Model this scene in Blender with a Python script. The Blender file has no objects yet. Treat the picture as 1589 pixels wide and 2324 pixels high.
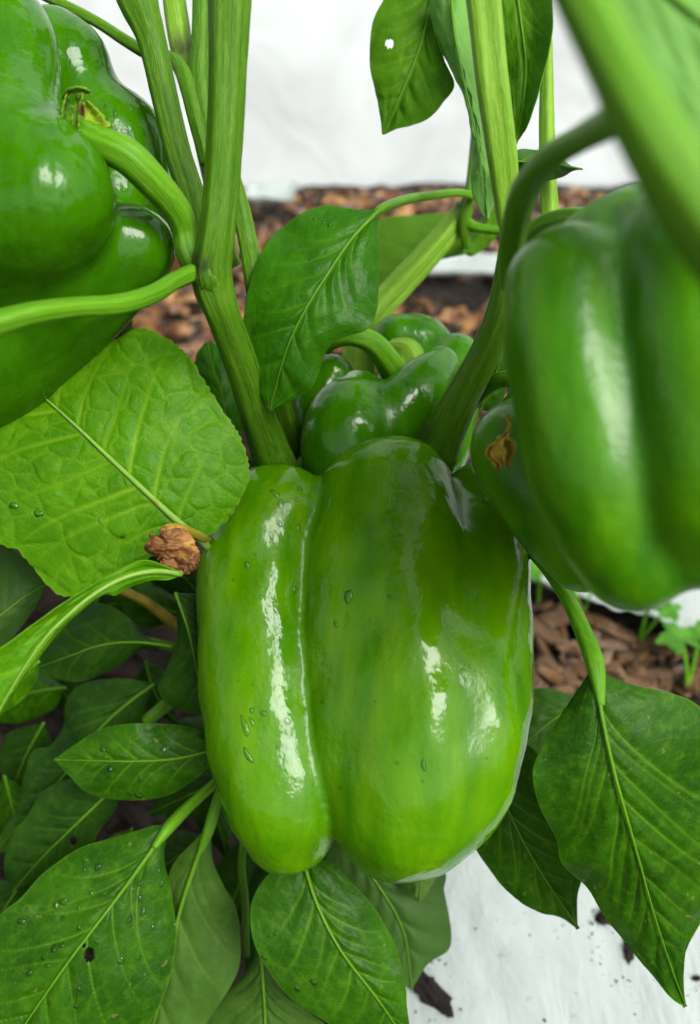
import bpy, math, random
import numpy as np
from mathutils import Vector, Matrix
from mathutils.bvhtree import BVHTree

rnd = random.Random(7)
RS = np.random.RandomState(11)
S = bpy.context.scene

# ------------------------------------------------------------------ camera, light, exposure
H = 0.38
PITCH = math.radians(38)
FPX = 2012.0                                   # focal length in pixels of a 2324 px tall picture
cam_d = bpy.data.cameras.new('camera')
cam = bpy.data.objects.new('camera', cam_d)
S.collection.objects.link(cam)
cam.location = (0, 0, H)
cam.rotation_euler = (math.pi / 2 - PITCH, 0, 0)
cam_d.sensor_fit = 'VERTICAL'
cam_d.sensor_height = 36.0
cam_d.lens = 36.0 * FPX / 2324
cam_d.clip_start = 0.01
cam_d.clip_end = 500
cam_d.dof.use_dof = True
cam_d.dof.focus_distance = 0.243
cam_d.dof.aperture_fstop = 10
S.camera = cam

SUN_EL, SUN_AZ = math.radians(50), math.radians(136)     # azimuth clockwise from +Y
w = bpy.data.worlds.new('World'); S.world = w; w.use_nodes = True
wn = w.node_tree; wn.nodes.clear()
sky = wn.nodes.new('ShaderNodeTexSky'); sky.sky_type = 'NISHITA'; sky.sun_disc = False
sky.sun_elevation = SUN_EL; sky.sun_rotation = SUN_AZ
sky.dust_density = 4.0; sky.air_density = 1.0; sky.ozone_density = 1.0
hs = wn.nodes.new('ShaderNodeHueSaturation'); hs.inputs['Saturation'].default_value = 0.22
bg = wn.nodes.new('ShaderNodeBackground'); bg.inputs['Strength'].default_value = 0.10
wo = wn.nodes.new('ShaderNodeOutputWorld')
wn.links.new(sky.outputs[0], hs.inputs['Color']); wn.links.new(hs.outputs[0], bg.inputs[0]); wn.links.new(bg.outputs[0], wo.inputs[0])
sl = bpy.data.lights.new('sun', 'SUN'); sl.energy = 2.1; sl.angle = math.radians(34); sl.color = (1.0, 0.97, 0.92)
so = bpy.data.objects.new('sun', sl); S.collection.objects.link(so)
sd = Vector((math.sin(SUN_AZ) * math.cos(SUN_EL), math.cos(SUN_AZ) * math.cos(SUN_EL), math.sin(SUN_EL)))
so.rotation_euler = sd.to_track_quat('Z', 'Y').to_euler(); so.location = sd * 3
S.view_settings.view_transform = 'Standard'; S.view_settings.look = 'None'
S.view_settings.gamma = 1; S.view_settings.use_curve_mapping = False
S.view_settings.exposure = 0.78
S.render.engine = 'CYCLES'

# ------------------------------------------------------------------ placing helpers
FWD = np.array([0, math.cos(PITCH), -math.sin(PITCH)])
UPV = np.array([0, math.sin(PITCH), math.cos(PITCH)])
RGT = np.array([1.0, 0, 0])
CAM = np.array([0, 0, H])


def P(x, y, d):
    """world point of a measured position; d = distance along the view axis in cm"""
    x = np.asarray(x, float); y = np.asarray(y, float); d = np.asarray(d, float) * 0.01
    a = (x - 794.5) / FPX * d; b = -(y - 1162) / FPX * d
    return CAM + d[..., None] * FWD + a[..., None] * RGT + b[..., None] * UPV


def ground_pt(x, y, z=0.0):
    a = (x - 794.5) / FPX; b = -(y - 1162) / FPX
    v = FWD + a * RGT + b * UPV
    t = (z - H) / v[2]
    return CAM + v * t


def catmull(pts, n):
    """smooth resampling of the rows of pts at n points, even in chord length of the first columns"""
    pts = np.asarray(pts, float)
    if len(pts) == 2:
        t = np.linspace(0, 1, n)[:, None]
        return pts[0] * (1 - t) + pts[1] * t
    q = np.vstack([2 * pts[0] - pts[1], pts, 2 * pts[-1] - pts[-2]])
    m = 24
    out = []
    for i in range(1, len(q) - 2):
        p0, p1, p2, p3 = q[i - 1], q[i], q[i + 1], q[i + 2]
        t = np.linspace(0, 1, m, endpoint=False)[:, None]
        out.append(0.5 * ((2 * p1) + (-p0 + p2) * t + (2 * p0 - 5 * p1 + 4 * p2 - p3) * t ** 2 + (-p0 + 3 * p1 - 3 * p2 + p3) * t ** 3))
    out.append(q[-2][None])
    out = np.vstack(out)
    L = np.concatenate([[0], np.cumsum(np.linalg.norm(np.diff(out[:, :2], axis=0), axis=1) + 1e-9)])
    s = np.linspace(0, L[-1], n)
    return np.stack([np.interp(s, L, out[:, k]) for k in range(out.shape[1])], 1)


def hash2(ix, iy, seed):
    h = (ix * 374761393 + iy * 668265263 + seed * 974634777) & 0x7fffffff
    h = ((h ^ (h >> 13)) * 1274126177) & 0x7fffffff
    return (h ^ (h >> 16)) / 0x7fffffff % 1.0


def vnoise(x, y, seed=0):
    x = np.asarray(x, float); y = np.asarray(y, float)
    ix = np.floor(x).astype(np.int64); iy = np.floor(y).astype(np.int64)
    fx = x - ix; fy = y - iy
    fx = fx * fx * (3 - 2 * fx); fy = fy * fy * (3 - 2 * fy)
    a = hash2(ix, iy, seed); b = hash2(ix + 1, iy, seed); c = hash2(ix, iy + 1, seed); d = hash2(ix + 1, iy + 1, seed)
    return (a * (1 - fx) + b * fx) * (1 - fy) + (c * (1 - fx) + d * fx) * fy


def fbm(x, y, seed=0, o=4):
    s = 0; a = 0.5
    for k in range(o):
        s = s + a * vnoise(x * 2 ** k, y * 2 ** k, seed + k * 17); a *= 0.5
    return s


# ------------------------------------------------------------------ object helpers
def tag(o, label=None, cat=None, group=None, kind=None):
    if label: o['label'] = label
    if cat: o['category'] = cat
    if group: o['group'] = group
    if kind: o['kind'] = kind
    return o


def thing(name, loc, label, cat, group=None):
    o = bpy.data.objects.new(name, None)
    o.empty_display_size = 0.02
    o.location = tuple(loc)
    S.collection.objects.link(o)
    return tag(o, label, cat, group)


def origin(par):
    v = np.zeros(3)
    while par is not None:
        v = v + np.array(par.location); par = par.parent
    return v


def mesh_obj(name, verts, faces, mat, parent=None, smooth=True, attrs=None, uv=None, loc=None):
    base = origin(parent) if parent is not None else (np.array(loc) if loc is not None else np.zeros(3))
    v = np.asarray(verts, float) - base
    me = bpy.data.meshes.new(name)
    me.from_pydata(v.tolist(), [], faces if isinstance(faces, list) else faces.tolist())
    if smooth: me.polygons.foreach_set('use_smooth', [True] * len(me.polygons))
    if attrs:
        for k, a in attrs.items():
            a = np.asarray(a, np.float32)
            if a.ndim == 1:
                at = me.attributes.new(k, 'FLOAT', 'POINT'); at.data.foreach_set('value', a)
            else:
                at = me.attributes.new(k, 'FLOAT_VECTOR', 'POINT'); at.data.foreach_set('vector', a.ravel())
    me.materials.append(mat)
    me.update()
    o = bpy.data.objects.new(name, me)
    S.collection.objects.link(o)
    if parent is not None: o.parent = parent
    elif loc is not None: o.location = tuple(loc)
    return o


def grid_faces(nu, nv, wrap=False):
    i = np.arange(nu - 1)[:, None]; j = np.arange(nv if wrap else nv - 1)[None, :]
    j2 = (j + 1) % nv
    f = np.stack([i * nv + j, i * nv + j2, (i + 1) * nv + j2, (i + 1) * nv + j], -1)
    return f.reshape(-1, 4)


# ------------------------------------------------------------------ materials
class NT:
    def __init__(s, name):
        s.m = bpy.data.materials.new(name); s.m.use_nodes = True
        s.t = s.m.node_tree; s.t.nodes.clear()
        s.out = s.t.nodes.new('ShaderNodeOutputMaterial')

    def n(s, typ, **kw):
        nd = s.t.nodes.new(typ)
        for k, v in kw.items(): setattr(nd, k, v)
        return nd

    def l(s, a, b): s.t.links.new(a, b)

    def noise(s, co, scale, detail=3, rough=0.5, dist=0.0):
        nd = s.n('ShaderNodeTexNoise'); nd.inputs['Scale'].default_value = scale
        nd.inputs['Detail'].default_value = detail; nd.inputs['Roughness'].default_value = rough
        nd.inputs['Distortion'].default_value = dist
        s.l(co, nd.inputs['Vector']); return nd.outputs['Fac']

    def ramp(s, fac, stops):
        nd = s.n('ShaderNodeValToRGB'); cr = nd.color_ramp
        while len(cr.elements) < len(stops): cr.elements.new(0.5)
        for e, (p, c) in zip(cr.elements, stops):
            e.position = p; e.color = (c, c, c, 1) if not isinstance(c, tuple) else (*c, 1)
        s.l(fac, nd.inputs[0]); return nd.outputs[0]

    def mix(s, fac, a, b, mode='MIX'):
        nd = s.n('ShaderNodeMix', data_type='RGBA', blend_type=mode)
        for sock, v in ((nd.inputs[0], fac), (nd.inputs[6], a), (nd.inputs[7], b)):
            if isinstance(v, (int, float)): sock.default_value = v
            elif isinstance(v, tuple): sock.default_value = (*v, 1)
            else: s.l(v, sock)
        return nd.outputs[2]

    def mapping(s, co, scale=(1, 1, 1), rot=(0, 0, 0)):
        nd = s.n('ShaderNodeMapping'); nd.inputs['Scale'].default_value = scale; nd.inputs['Rotation'].default_value = rot
        s.l(co, nd.inputs[0]); return nd.outputs[0]

    def attr(s, name, out='Fac'):
        nd = s.n('ShaderNodeAttribute', attribute_name=name); return nd.outputs[out]

    def math(s, op, a, b=None):
        nd = s.n('ShaderNodeMath', operation=op)
        for i, v in enumerate((a, b)):
            if v is None: continue
            if isinstance(v, (int, float)): nd.inputs[i].default_value = v
            else: s.l(v, nd.inputs[i])
        return nd.outputs[0]

    def bump(s, h, dist, strength=1.0, normal=None):
        nd = s.n('ShaderNodeBump'); nd.inputs['Distance'].default_value = dist; nd.inputs['Strength'].default_value = strength
        s.l(h, nd.inputs['Height'])
        if normal is not None: s.l(normal, nd.inputs['Normal'])
        return nd.outputs[0]

    def bsdf(s, color, rough=0.5, normal=None, **kw):
        b = s.n('ShaderNodeBsdfPrincipled')
        for key, v in [('Base Color', color), ('Roughness', rough)] + [(k.replace('_', ' '), v) for k, v in kw.items()]:
            if isinstance(v, (int, float)): b.inputs[key].default_value = v
            elif isinstance(v, tuple): b.inputs[key].default_value = (*v, 1) if len(v) == 3 and b.inputs[key].type == 'RGBA' else v
            else: s.l(v, b.inputs[key])
        if normal is not None: s.l(normal, b.inputs['Normal'])
        return b.outputs[0]


def pepper_mat(name, dark, mid, light, yellow_amt=0.5, rough=0.16, fine=1.0):
    m = NT(name)
    co = m.attr('fruit_co', 'Vector')                       # centimetres, y along the fruit
    st = m.mapping(co, (1.1, 0.28, 1.1))
    n1 = m.noise(st, 1.1, 4, 0.55, 0.3)
    n2 = m.noise(m.mapping(co, (1.7, 0.3, 1.7)), 1.0, 2, 0.45)
    c = m.mix(m.ramp(n1, [(0.25, 0.0), (0.75, 1.0)]), dark, mid)
    c = m.mix(m.math('MULTIPLY', m.ramp(n2, [(0.35, 0.0), (0.8, 1.0)]), yellow_amt), c, light)
    n3 = m.noise(co, 9, 3, 0.6)
    c = m.mix(m.math('MULTIPLY', m.ramp(n3, [(0.45, 0.0), (0.8, 1.0)]), 0.10), c, light)
    cr = m.attr('crease')                                    # colour goes towards the dark green in the furrows between lobes
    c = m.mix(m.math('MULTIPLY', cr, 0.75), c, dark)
    vo = m.n('ShaderNodeTexVoronoi'); vo.inputs['Scale'].default_value = 3.1; m.l(co, vo.inputs['Vector'])
    sp = m.ramp(vo.outputs['Distance'], [(0.010, 1.0), (0.022, 0.0)])
    c = m.mix(m.math('MULTIPLY', sp, 0.35), c, (0.03, 0.06, 0.01))
    h1 = m.noise(m.mapping(co, (1.0, 0.7, 1.0)), 1.5, 3, 0.5)
    h2 = m.noise(co, 22, 2, 0.5)
    wet = m.noise(co, 0.9, 2, 0.5)
    h3 = m.noise(m.mapping(co, (3, 4.5, 3)), 1.2, 2, 0.5)
    patch = m.ramp(m.noise(co, 0.55, 2, 0.5), [(0.45, 0.0), (0.62, 1.0)])
    nb = m.bump(h1, 0.0006 * fine, 1.0)
    nb = m.bump(m.math('MULTIPLY', h3, patch), 0.00009, 1.0, nb)
    nb = m.bump(h2, 0.000004, 1.0, nb)
    r = m.math('ADD', m.math('MULTIPLY', wet, 0.12), rough - 0.07)
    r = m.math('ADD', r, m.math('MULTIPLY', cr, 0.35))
    b = m.bsdf(c, r, nb, Subsurface_Weight=0.18, Subsurface_Radius=(0.4, 1.0, 0.15),
               Subsurface_Scale=0.0025, Specular_IOR_Level=0.34)
    m.l(b, m.out.inputs[0])
    return m.m


def leaf_mat(name, base, dark, vein, under=None, rough=0.38, trans=0.22, net=14.0, spots=0.0, netamt=0.10, bumpd=0.00008):
    m = NT(name)
    co = m.attr('leaf_co', 'Vector')                         # centimetres on the blade
    v = m.attr('vein')
    n1 = m.noise(co, 0.55, 4, 0.6)
    c = m.mix(m.ramp(n1, [(0.35, 0.0), (0.68, 1.0)]), dark, base)
    n4 = m.noise(co, 2.6, 4, 0.65)
    c = m.mix(m.math('MULTIPLY', m.ramp(n4, [(0.5, 0.0), (0.75, 1.0)]), 0.35), c, vein)
    vo = m.n('ShaderNodeTexVoronoi', feature='DISTANCE_TO_EDGE'); vo.inputs['Scale'].default_value = net / 4
    dn = m.n('ShaderNodeTexNoise'); dn.inputs['Scale'].default_value = 3.0; m.l(co, dn.inputs['Vector'])
    m.l(m.mix(0.12, co, dn.outputs['Color']), vo.inputs['Vector'])
    nt = m.ramp(vo.outputs['Distance'], [(0.0, 1.0), (0.07, 0.0)])
    c = m.mix(m.math('MULTIPLY', nt, netamt), c, vein)
    c = m.mix(m.math('MULTIPLY', v, 0.75), c, vein)
    if spots:
        n5 = m.noise(co, 3.7, 2, 0.5)
        c = m.mix(m.math('MULTIPLY', m.ramp(n5, [(0.715, 0.0), (0.73, 1.0)]), spots), c, (0.25, 0.22, 0.08))
    if under is not None:
        g = m.n('ShaderNodeNewGeometry')
        c = m.mix(m.math('MULTIPLY', m.attr('under'), 1.0), c, under)
    h = m.math('SUBTRACT', m.noise(co, 6.0, 4, 0.6), m.math('MULTIPLY', nt, 0.5))
    nb = m.bump(h, bumpd, 1.0)
    nb = m.bump(m.noise(co, 55, 2, 0.6), 0.00003, 1.0, nb)
    rr = m.math('ADD', m.math('MULTIPLY', m.noise(co, 1.3, 3, 0.6), 0.22), rough - 0.11)
    b = m.bsdf(c, rr, nb, Specular_IOR_Level=0.15)
    t = m.n('ShaderNodeBsdfTranslucent')
    m.l(m.mix(1.0, c, (1.7, 1.7, 0.3), 'MULTIPLY'), t.inputs[0]); m.l(nb, t.inputs[1])
    mx = m.n('ShaderNodeMixShader'); mx.inputs[0].default_value = trans
    m.l(b, mx.inputs[1]); m.l(t.outputs[0], mx.inputs[2]); m.l(mx.outputs[0], m.out.inputs[0])
    return m.m


def stem_mat(name, a, b_, pale, rough=0.42, node=(0.025, 0.012, 0.018)):
    m = NT(name)
    co = m.attr('stem_co', 'Vector')                         # x,y round the stem, z along it in cm
    n1 = m.noise(m.mapping(co, (8.0, 8.0, 0.3)), 1.0, 3, 0.55)
    n2 = m.noise(m.mapping(co, (24.0, 24.0, 3.0)), 1.0, 3, 0.7)
    n3 = m.noise(co, 0.7, 2, 0.5)
    c = m.mix(m.ramp(n1, [(0.38, 0.0), (0.62, 1.0)]), a, b_)
    c = m.mix(m.math('MULTIPLY', m.ramp(n2, [(0.5, 0.0), (0.62, 1.0)]), 0.38), c, pale)
    c = m.mix(m.math('MULTIPLY', m.ramp(n3, [(0.45, 0.0), (0.7, 1.0)]), 0.35), c, a)
    c = m.mix(m.attr('node'), c, node)
    h = m.math('ADD', n2, m.math('MULTIPLY', n1, 1.5))
    nb = m.bump(h, 0.00018, 1.0)
    nb = m.bump(m.noise(co, 30, 2, 0.6), 0.00004, 1.0, nb)
    sh = m.bsdf(c, rough, nb, Specular_IOR_Level=0.16, Subsurface_Weight=0.12, Subsurface_Radius=(0.5, 1, 0.2), Subsurface_Scale=0.002)
    m.l(sh, m.out.inputs[0]); return m.m


M = {}
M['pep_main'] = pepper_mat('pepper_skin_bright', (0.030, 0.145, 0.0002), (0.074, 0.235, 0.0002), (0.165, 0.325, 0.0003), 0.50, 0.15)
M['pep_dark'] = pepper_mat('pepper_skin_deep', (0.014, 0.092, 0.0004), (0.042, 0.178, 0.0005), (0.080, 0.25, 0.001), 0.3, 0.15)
M['pep_back'] = pepper_mat('pepper_skin_back', (0.011, 0.085, 0.001), (0.028, 0.150, 0.001), (0.06, 0.22, 0.002), 0.35, 0.17)
M['pep_right'] = pepper_mat('pepper_skin_right', (0.018, 0.115, 0.0005), (0.056, 0.215, 0.0006), (0.11, 0.30, 0.001), 0.6, 0.30)  # pale patches painted stronger to stand for hazy reflections
M['leaf'] = leaf_mat('pepper_leaf', (0.036, 0.135, 0.002), (0.015, 0.072, 0.002), (0.115, 0.28, 0.010), spots=0.4, under=(0.075, 0.155, 0.02))
M['leaf_bright'] = leaf_mat('pepper_leaf_fresh', (0.036, 0.165, 0.002), (0.020, 0.110, 0.002), (0.085, 0.26, 0.008), rough=0.33, under=(0.07, 0.2, 0.02))
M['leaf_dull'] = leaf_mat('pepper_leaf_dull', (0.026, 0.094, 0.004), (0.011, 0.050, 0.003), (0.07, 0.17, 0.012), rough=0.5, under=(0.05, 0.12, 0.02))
M['leaf_under'] = leaf_mat('pepper_leaf_underside', (0.060, 0.145, 0.015), (0.036, 0.100, 0.010), (0.11, 0.22, 0.03), rough=0.55, under=(0.09, 0.19, 0.03))
M['leaf_top'] = leaf_mat('pepper_leaf_hanging', (0.11, 0.29, 0.006), (0.065, 0.21, 0.005), (0.20, 0.38, 0.03), rough=0.45, trans=0.5, under=(0.16, 0.30, 0.04))
M['leaf_weed'] = leaf_mat('weed_leaf', (0.092, 0.285, 0.002), (0.058, 0.215, 0.002), (0.23, 0.44, 0.015), rough=0.42, trans=0.28, net=14, netamt=0.05, under=(0.1, 0.25, 0.03), bumpd=0.00012)
M['leaf_pale'] = leaf_mat('pepper_leaf_pale', (0.20, 0.44, 0.09), (0.17, 0.39, 0.08), (0.26, 0.50, 0.12), rough=0.5, trans=0.35)
M['stem_fore'] = stem_mat('pepper_stem_lightened', (0.10, 0.27, 0.014), (0.12, 0.30, 0.018), (0.14, 0.32, 0.025))  # stem green painted lighter to offset the shade on the near stems
M['leaf_seed'] = leaf_mat('seedling_leaf', (0.10, 0.30, 0.03), (0.06, 0.22, 0.02), (0.2, 0.42, 0.08), rough=0.5, trans=0.3)
M['stem'] = stem_mat('pepper_stem', (0.045, 0.145, 0.004), (0.085, 0.210, 0.008), (0.18, 0.33, 0.03))
M['stem_pale'] = stem_mat('pepper_stem_pale', (0.13, 0.29, 0.014), (0.20, 0.38, 0.03), (0.30, 0.47, 0.07))
M['stem_bright'] = stem_mat('pepper_peduncle', (0.065, 0.22, 0.005), (0.11, 0.29, 0.008), (0.18, 0.37, 0.025))
M['midrib'] = stem_mat('leaf_midrib', (0.075, 0.21, 0.008), (0.10, 0.25, 0.012), (0.16, 0.31, 0.03))
M['midrib_weed'] = stem_mat('weed_midrib', (0.17, 0.34, 0.04), (0.22, 0.40, 0.07), (0.32, 0.48, 0.12), node=(0.30, 0.13, 0.025))
M['yellow_stem'] = stem_mat('withered_stalk', (0.28, 0.22, 0.02), (0.38, 0.30, 0.03), (0.5, 0.42, 0.1), node=(0.15, 0.05, 0.02))


def dried_mat(name, a, b_, c_):
    m = NT(name); tc = m.n('ShaderNodeTexCoord').outputs['Object']
    n = m.noise(tc, 260, 5, 0.65, 0.6)
    c = m.mix(m.ramp(n, [(0.3, 0.0), (0.55, 1.0)]), a, b_)
    c = m.mix(m.ramp(m.noise(tc, 110, 3, 0.5), [(0.52, 0.0), (0.66, 1.0)]), c, c_)
    nb = m.bump(m.noise(m.mapping(tc, (1, 1, 3)), 500, 4, 0.7), 0.0004)
    m.l(m.bsdf(c, 0.6, nb), m.out.inputs[0]); return m.m


M['dried'] = dried_mat('dried_petals', (0.06, 0.022, 0.006), (0.23, 0.095, 0.022), (0.45, 0.24, 0.06))
M['dried_yellow'] = dried_mat('dried_yellow', (0.30, 0.13, 0.01), (0.60, 0.42, 0.03), (0.70, 0.56, 0.10))
M['calyx_yellow'] = stem_mat('calyx_skin_yellow', (0.17, 0.28, 0.012), (0.26, 0.36, 0.02), (0.36, 0.42, 0.05))
M['calyx'] = stem_mat('calyx_skin', (0.10, 0.24, 0.014), (0.17, 0.31, 0.02), (0.28, 0.40, 0.06), node=(0.09, 0.02, 0.01))


def soil_mat():
    m = NT('soil'); tc = m.n('ShaderNodeTexCoord').outputs['Object']
    n = m.noise(tc, 45, 6, 0.7)
    c = m.ramp(n, [(0.3, (0.004, 0.003, 0.002)), (0.52, (0.013, 0.008, 0.004)), (0.7, (0.042, 0.023, 0.010))])
    n2 = m.noise(tc, 320, 5, 0.7)
    c = m.mix(m.math('MULTIPLY', m.ramp(n2, [(0.5, 0.0), (0.72, 1.0)]), 0.5), c, (0.12, 0.062, 0.03))
    nb = m.bump(n2, 0.003); nb = m.bump(n, 0.006, 1.0, nb)
    r = m.ramp(m.noise(tc, 150, 3, 0.6), [(0.42, 0.25), (0.6, 0.85)])
    m.l(m.bsdf(c, r, nb, Specular_IOR_Level=0.2), m.out.inputs[0]); return m.m


def chip_mat(name, a, b_, c_, rough=0.5):
    m = NT(name); tc = m.n('ShaderNodeTexCoord').outputs['Object']
    oi = m.n('ShaderNodeObjectInfo').outputs['Random']
    n = m.noise(m.mapping(tc, (1, 6, 6)), 120, 4, 0.6)
    c = m.mix(m.ramp(n, [(0.35, 0.0), (0.65, 1.0)]), a, b_)
    n2 = m.noise(tc, 28, 3, 0.5)
    c = m.mix(m.ramp(n2, [(0.45, 0.0), (0.6, 1.0)]), c, c_)
    c = m.mix(m.math('MULTIPLY', oi, 0.7), c, a)
    c = m.mix(m.ramp(m.noise(tc, 60, 2, 0.5), [(0.48, 0.0), (0.62, 1.0)]), c, tuple(x * 0.22 for x in a))
    nb = m.bump(n, 0.0008)
    m.l(m.bsdf(c, rough, nb), m.out.inputs[0]); return m.m


M['soil'] = soil_mat()
M['chip'] = chip_mat('wood_chip', (0.060, 0.030, 0.012), (0.22, 0.115, 0.045), (0.40, 0.23, 0.095))
M['bark'] = chip_mat('bark_mulch', (0.060, 0.022, 0.008), (0.30, 0.105, 0.028), (0.62, 0.33, 0.11), 0.28)
M['clod'] = chip_mat('soil_clod', (0.007, 0.004, 0.002), (0.018, 0.010, 0.005), (0.036, 0.018, 0.008), 0.95)


def film_mat(name, col, rough=0.35, tr=0.0, sheen=1.0, wr=1.0, dirt=0.0):
    m = NT(name); tc = m.n('ShaderNodeTexCoord').outputs['Object']
    n = m.noise(m.mapping(tc, (1, 0.5, 1), (0, 0, 0.5)), 9, 5, 0.55, 0.8)
    n2 = m.noise(m.mapping(tc, (1, 0.3, 1), (0, 0, -0.6)), 60, 4, 0.6, 0.5)
    c = m.mix(m.ramp(n, [(0.3, 0.0), (0.7, 1.0)]), tuple(x * 0.80 for x in col), col)  # grey shading of the folds painted into the colour by noise
    if dirt:
        d1 = m.noise(tc, 130, 5, 0.75)
        c = m.mix(m.math('MULTIPLY', m.ramp(d1, [(0.60, 0.0), (0.74, 1.0)]), dirt), c, (0.16, 0.13, 0.10))
        d2 = m.noise(tc, 14, 4, 0.7)
        c = m.mix(m.math('MULTIPLY', m.ramp(d2, [(0.5, 0.0), (0.75, 1.0)]), dirt * 0.35), c, (0.38, 0.38, 0.33))
    nb = m.bump(n, 0.010 * wr, 0.6); nb = m.bump(n2, 0.0012 * wr, 0.6, nb)
    b = m.bsdf(c, rough, nb, Specular_IOR_Level=0.45)
    if tr:
        t = m.n('ShaderNodeBsdfTranslucent'); m.l(c, t.inputs[0])
        mx = m.n('ShaderNodeMixShader'); mx.inputs[0].default_value = tr
        m.l(b, mx.inputs[1]); m.l(t.outputs[0], mx.inputs[2]); m.l(mx.outputs[0], m.out.inputs[0])
    else:
        m.l(b, m.out.inputs[0])
    return m.m


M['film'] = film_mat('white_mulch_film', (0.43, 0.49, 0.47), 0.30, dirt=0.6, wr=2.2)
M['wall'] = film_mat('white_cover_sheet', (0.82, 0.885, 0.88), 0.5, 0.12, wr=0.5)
mw = NT('water')
fr_ = mw.n('ShaderNodeFresnel'); fr_.inputs['IOR'].default_value = 1.40
tr_ = mw.n('ShaderNodeBsdfTransparent'); tr_.inputs[0].default_value = (0.90, 0.95, 0.88, 1)
gl_ = mw.n('ShaderNodeBsdfGlossy'); gl_.inputs['Roughness'].default_value = 0.03
mx_ = mw.n('ShaderNodeMixShader'); mw.l(fr_.outputs[0], mx_.inputs[0]); mw.l(tr_.outputs[0], mx_.inputs[1]); mw.l(gl_.outputs[0], mx_.inputs[2])
mw.l(mx_.outputs[0], mw.out.inputs[0]); M['water'] = mw.m

# ------------------------------------------------------------------ setting: ground, films, cover sheet
def soil_h(x, y):
    return (fbm(x * 9, y * 9, 3, 5) - 0.5) * 0.022 + (fbm(x * 45, y * 45, 9, 3) - 0.45) * 0.010 - 0.006


t = np.linspace(-1, 1, 420)
ax = 0.95 * t + 90 * np.sign(t) * np.abs(t) ** 15
gx, gy = np.meshgrid(ax, ax + 0.75, indexing='ij')
near = np.clip(1.5 - np.hypot(gx, gy - 0.75) / 1.2, 0, 1)
gz = soil_h(gx, gy) * near - 0.004 * (1 - near)
soil = mesh_obj('soil_ground', np.stack([gx, gy, gz], -1).reshape(-1, 3), grid_faces(420, 420), M['soil'])
tag(soil, 'dark moist soil bed under the pepper plant', None, None, 'structure')


def film(name, corners, nu, nv, label, seed, z0=0.007, amp=0.004, mat='film', tears=0.006, curl=0.0):
    """a wrinkled sheet lying on the ground; corners = near-left, near-right, far-right, far-left as ground points"""
    a, b, c, d = [np.array(q[:2]) for q in corners]
    u, v = np.meshgrid(np.linspace(0, 1, nu), np.linspace(0, 1, nv), indexing='ij')
    p = (a * (1 - u[..., None]) + b * u[..., None]) * (1 - v[..., None]) + (d * (1 - u[..., None]) + c * u[..., None]) * v[..., None]
    ln = np.linalg.norm
    e = tears
    wob = (fbm(p[..., 0] * 30, p[..., 1] * 30, seed, 4) - 0.5) * 2 * e
    edge = np.clip(1 - 6 * np.minimum(np.minimum(u, 1 - u), np.minimum(v, 1 - v)), 0, 1)
    x = p[..., 0] + wob * edge; y = p[..., 1] + (fbm(p[..., 0] * 26 + 5, p[..., 1] * 26, seed + 4, 4) - 0.5) * 2 * e * edge
    z = z0 + (fbm(x * 7 + y * 3, y * 5 - x * 2, seed + 1, 4) - 0.45) * amp * 2 + np.abs(fbm(x * 24 + y * 8, y * 6, seed + 2, 3) - 0.45) * amp
    z = z + curl * edge ** 2 * (0.4 + fbm(x * 12, y * 12, seed + 9, 2))
    top = np.stack([x, y, z], -1).reshape(-1, 3)
    o = mesh_obj(name, top, grid_faces(nu, nv), M[mat], loc=top.mean(0))
    sm = o.modifiers.new('thickness', 'SOLIDIFY'); sm.thickness = 0.0006; sm.offset = -1
    tag(o, label, 'plastic sheet')
    return o


G = ground_pt
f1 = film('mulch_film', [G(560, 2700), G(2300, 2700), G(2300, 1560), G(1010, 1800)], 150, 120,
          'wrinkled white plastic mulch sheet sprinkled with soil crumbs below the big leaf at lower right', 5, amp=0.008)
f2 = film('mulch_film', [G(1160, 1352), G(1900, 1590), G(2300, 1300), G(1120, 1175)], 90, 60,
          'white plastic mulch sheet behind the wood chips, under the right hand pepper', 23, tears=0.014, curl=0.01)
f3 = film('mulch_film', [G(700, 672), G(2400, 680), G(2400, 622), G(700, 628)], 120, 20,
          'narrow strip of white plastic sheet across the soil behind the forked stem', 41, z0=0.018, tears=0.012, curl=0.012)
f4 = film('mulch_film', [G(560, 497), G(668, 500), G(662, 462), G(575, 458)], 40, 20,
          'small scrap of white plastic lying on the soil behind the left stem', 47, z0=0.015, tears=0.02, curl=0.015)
# cover sheet hanging behind the bed
nx, nz = 220, 160
wx, wz = np.meshgrid(np.linspace(-2.6, 2.6, nx), np.linspace(-0.02, 2.3, nz), indexing='ij')
wy = 1.20 + 0.05 * (fbm(wx * 1.6, wz * 1.1, 61, 4) - 0.5) * 2 + 0.05 * np.clip(wz, 0, 9) + 0.03 * np.sin(wx * 5 + wz * 2) * 0.4 + (fbm(wx * 3 + wz * 2, wz * 2 - wx, 66, 2) - .5) * 0.05
wall = mesh_obj('cover_sheet', np.stack([wx, wy, wz], -1).reshape(-1, 3), grid_faces(nx, nz), M['wall'], loc=(0, 1.2, 0))
sm = wall.modifiers.new('thickness', 'SOLIDIFY'); sm.thickness = 0.001
tag(wall, 'bright white plastic sheet hanging upright behind the soil bed', 'plastic cover')


# chips and clods
def inpoly(x, y, q):
    c = [(q[(i + 1) % 4][0] - q[i][0]) * (y - q[i][1]) - (q[(i + 1) % 4][1] - q[i][1]) * (x - q[i][0]) for i in range(4)]
    return all(v > 0 for v in c) or all(v < 0 for v in c)


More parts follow.
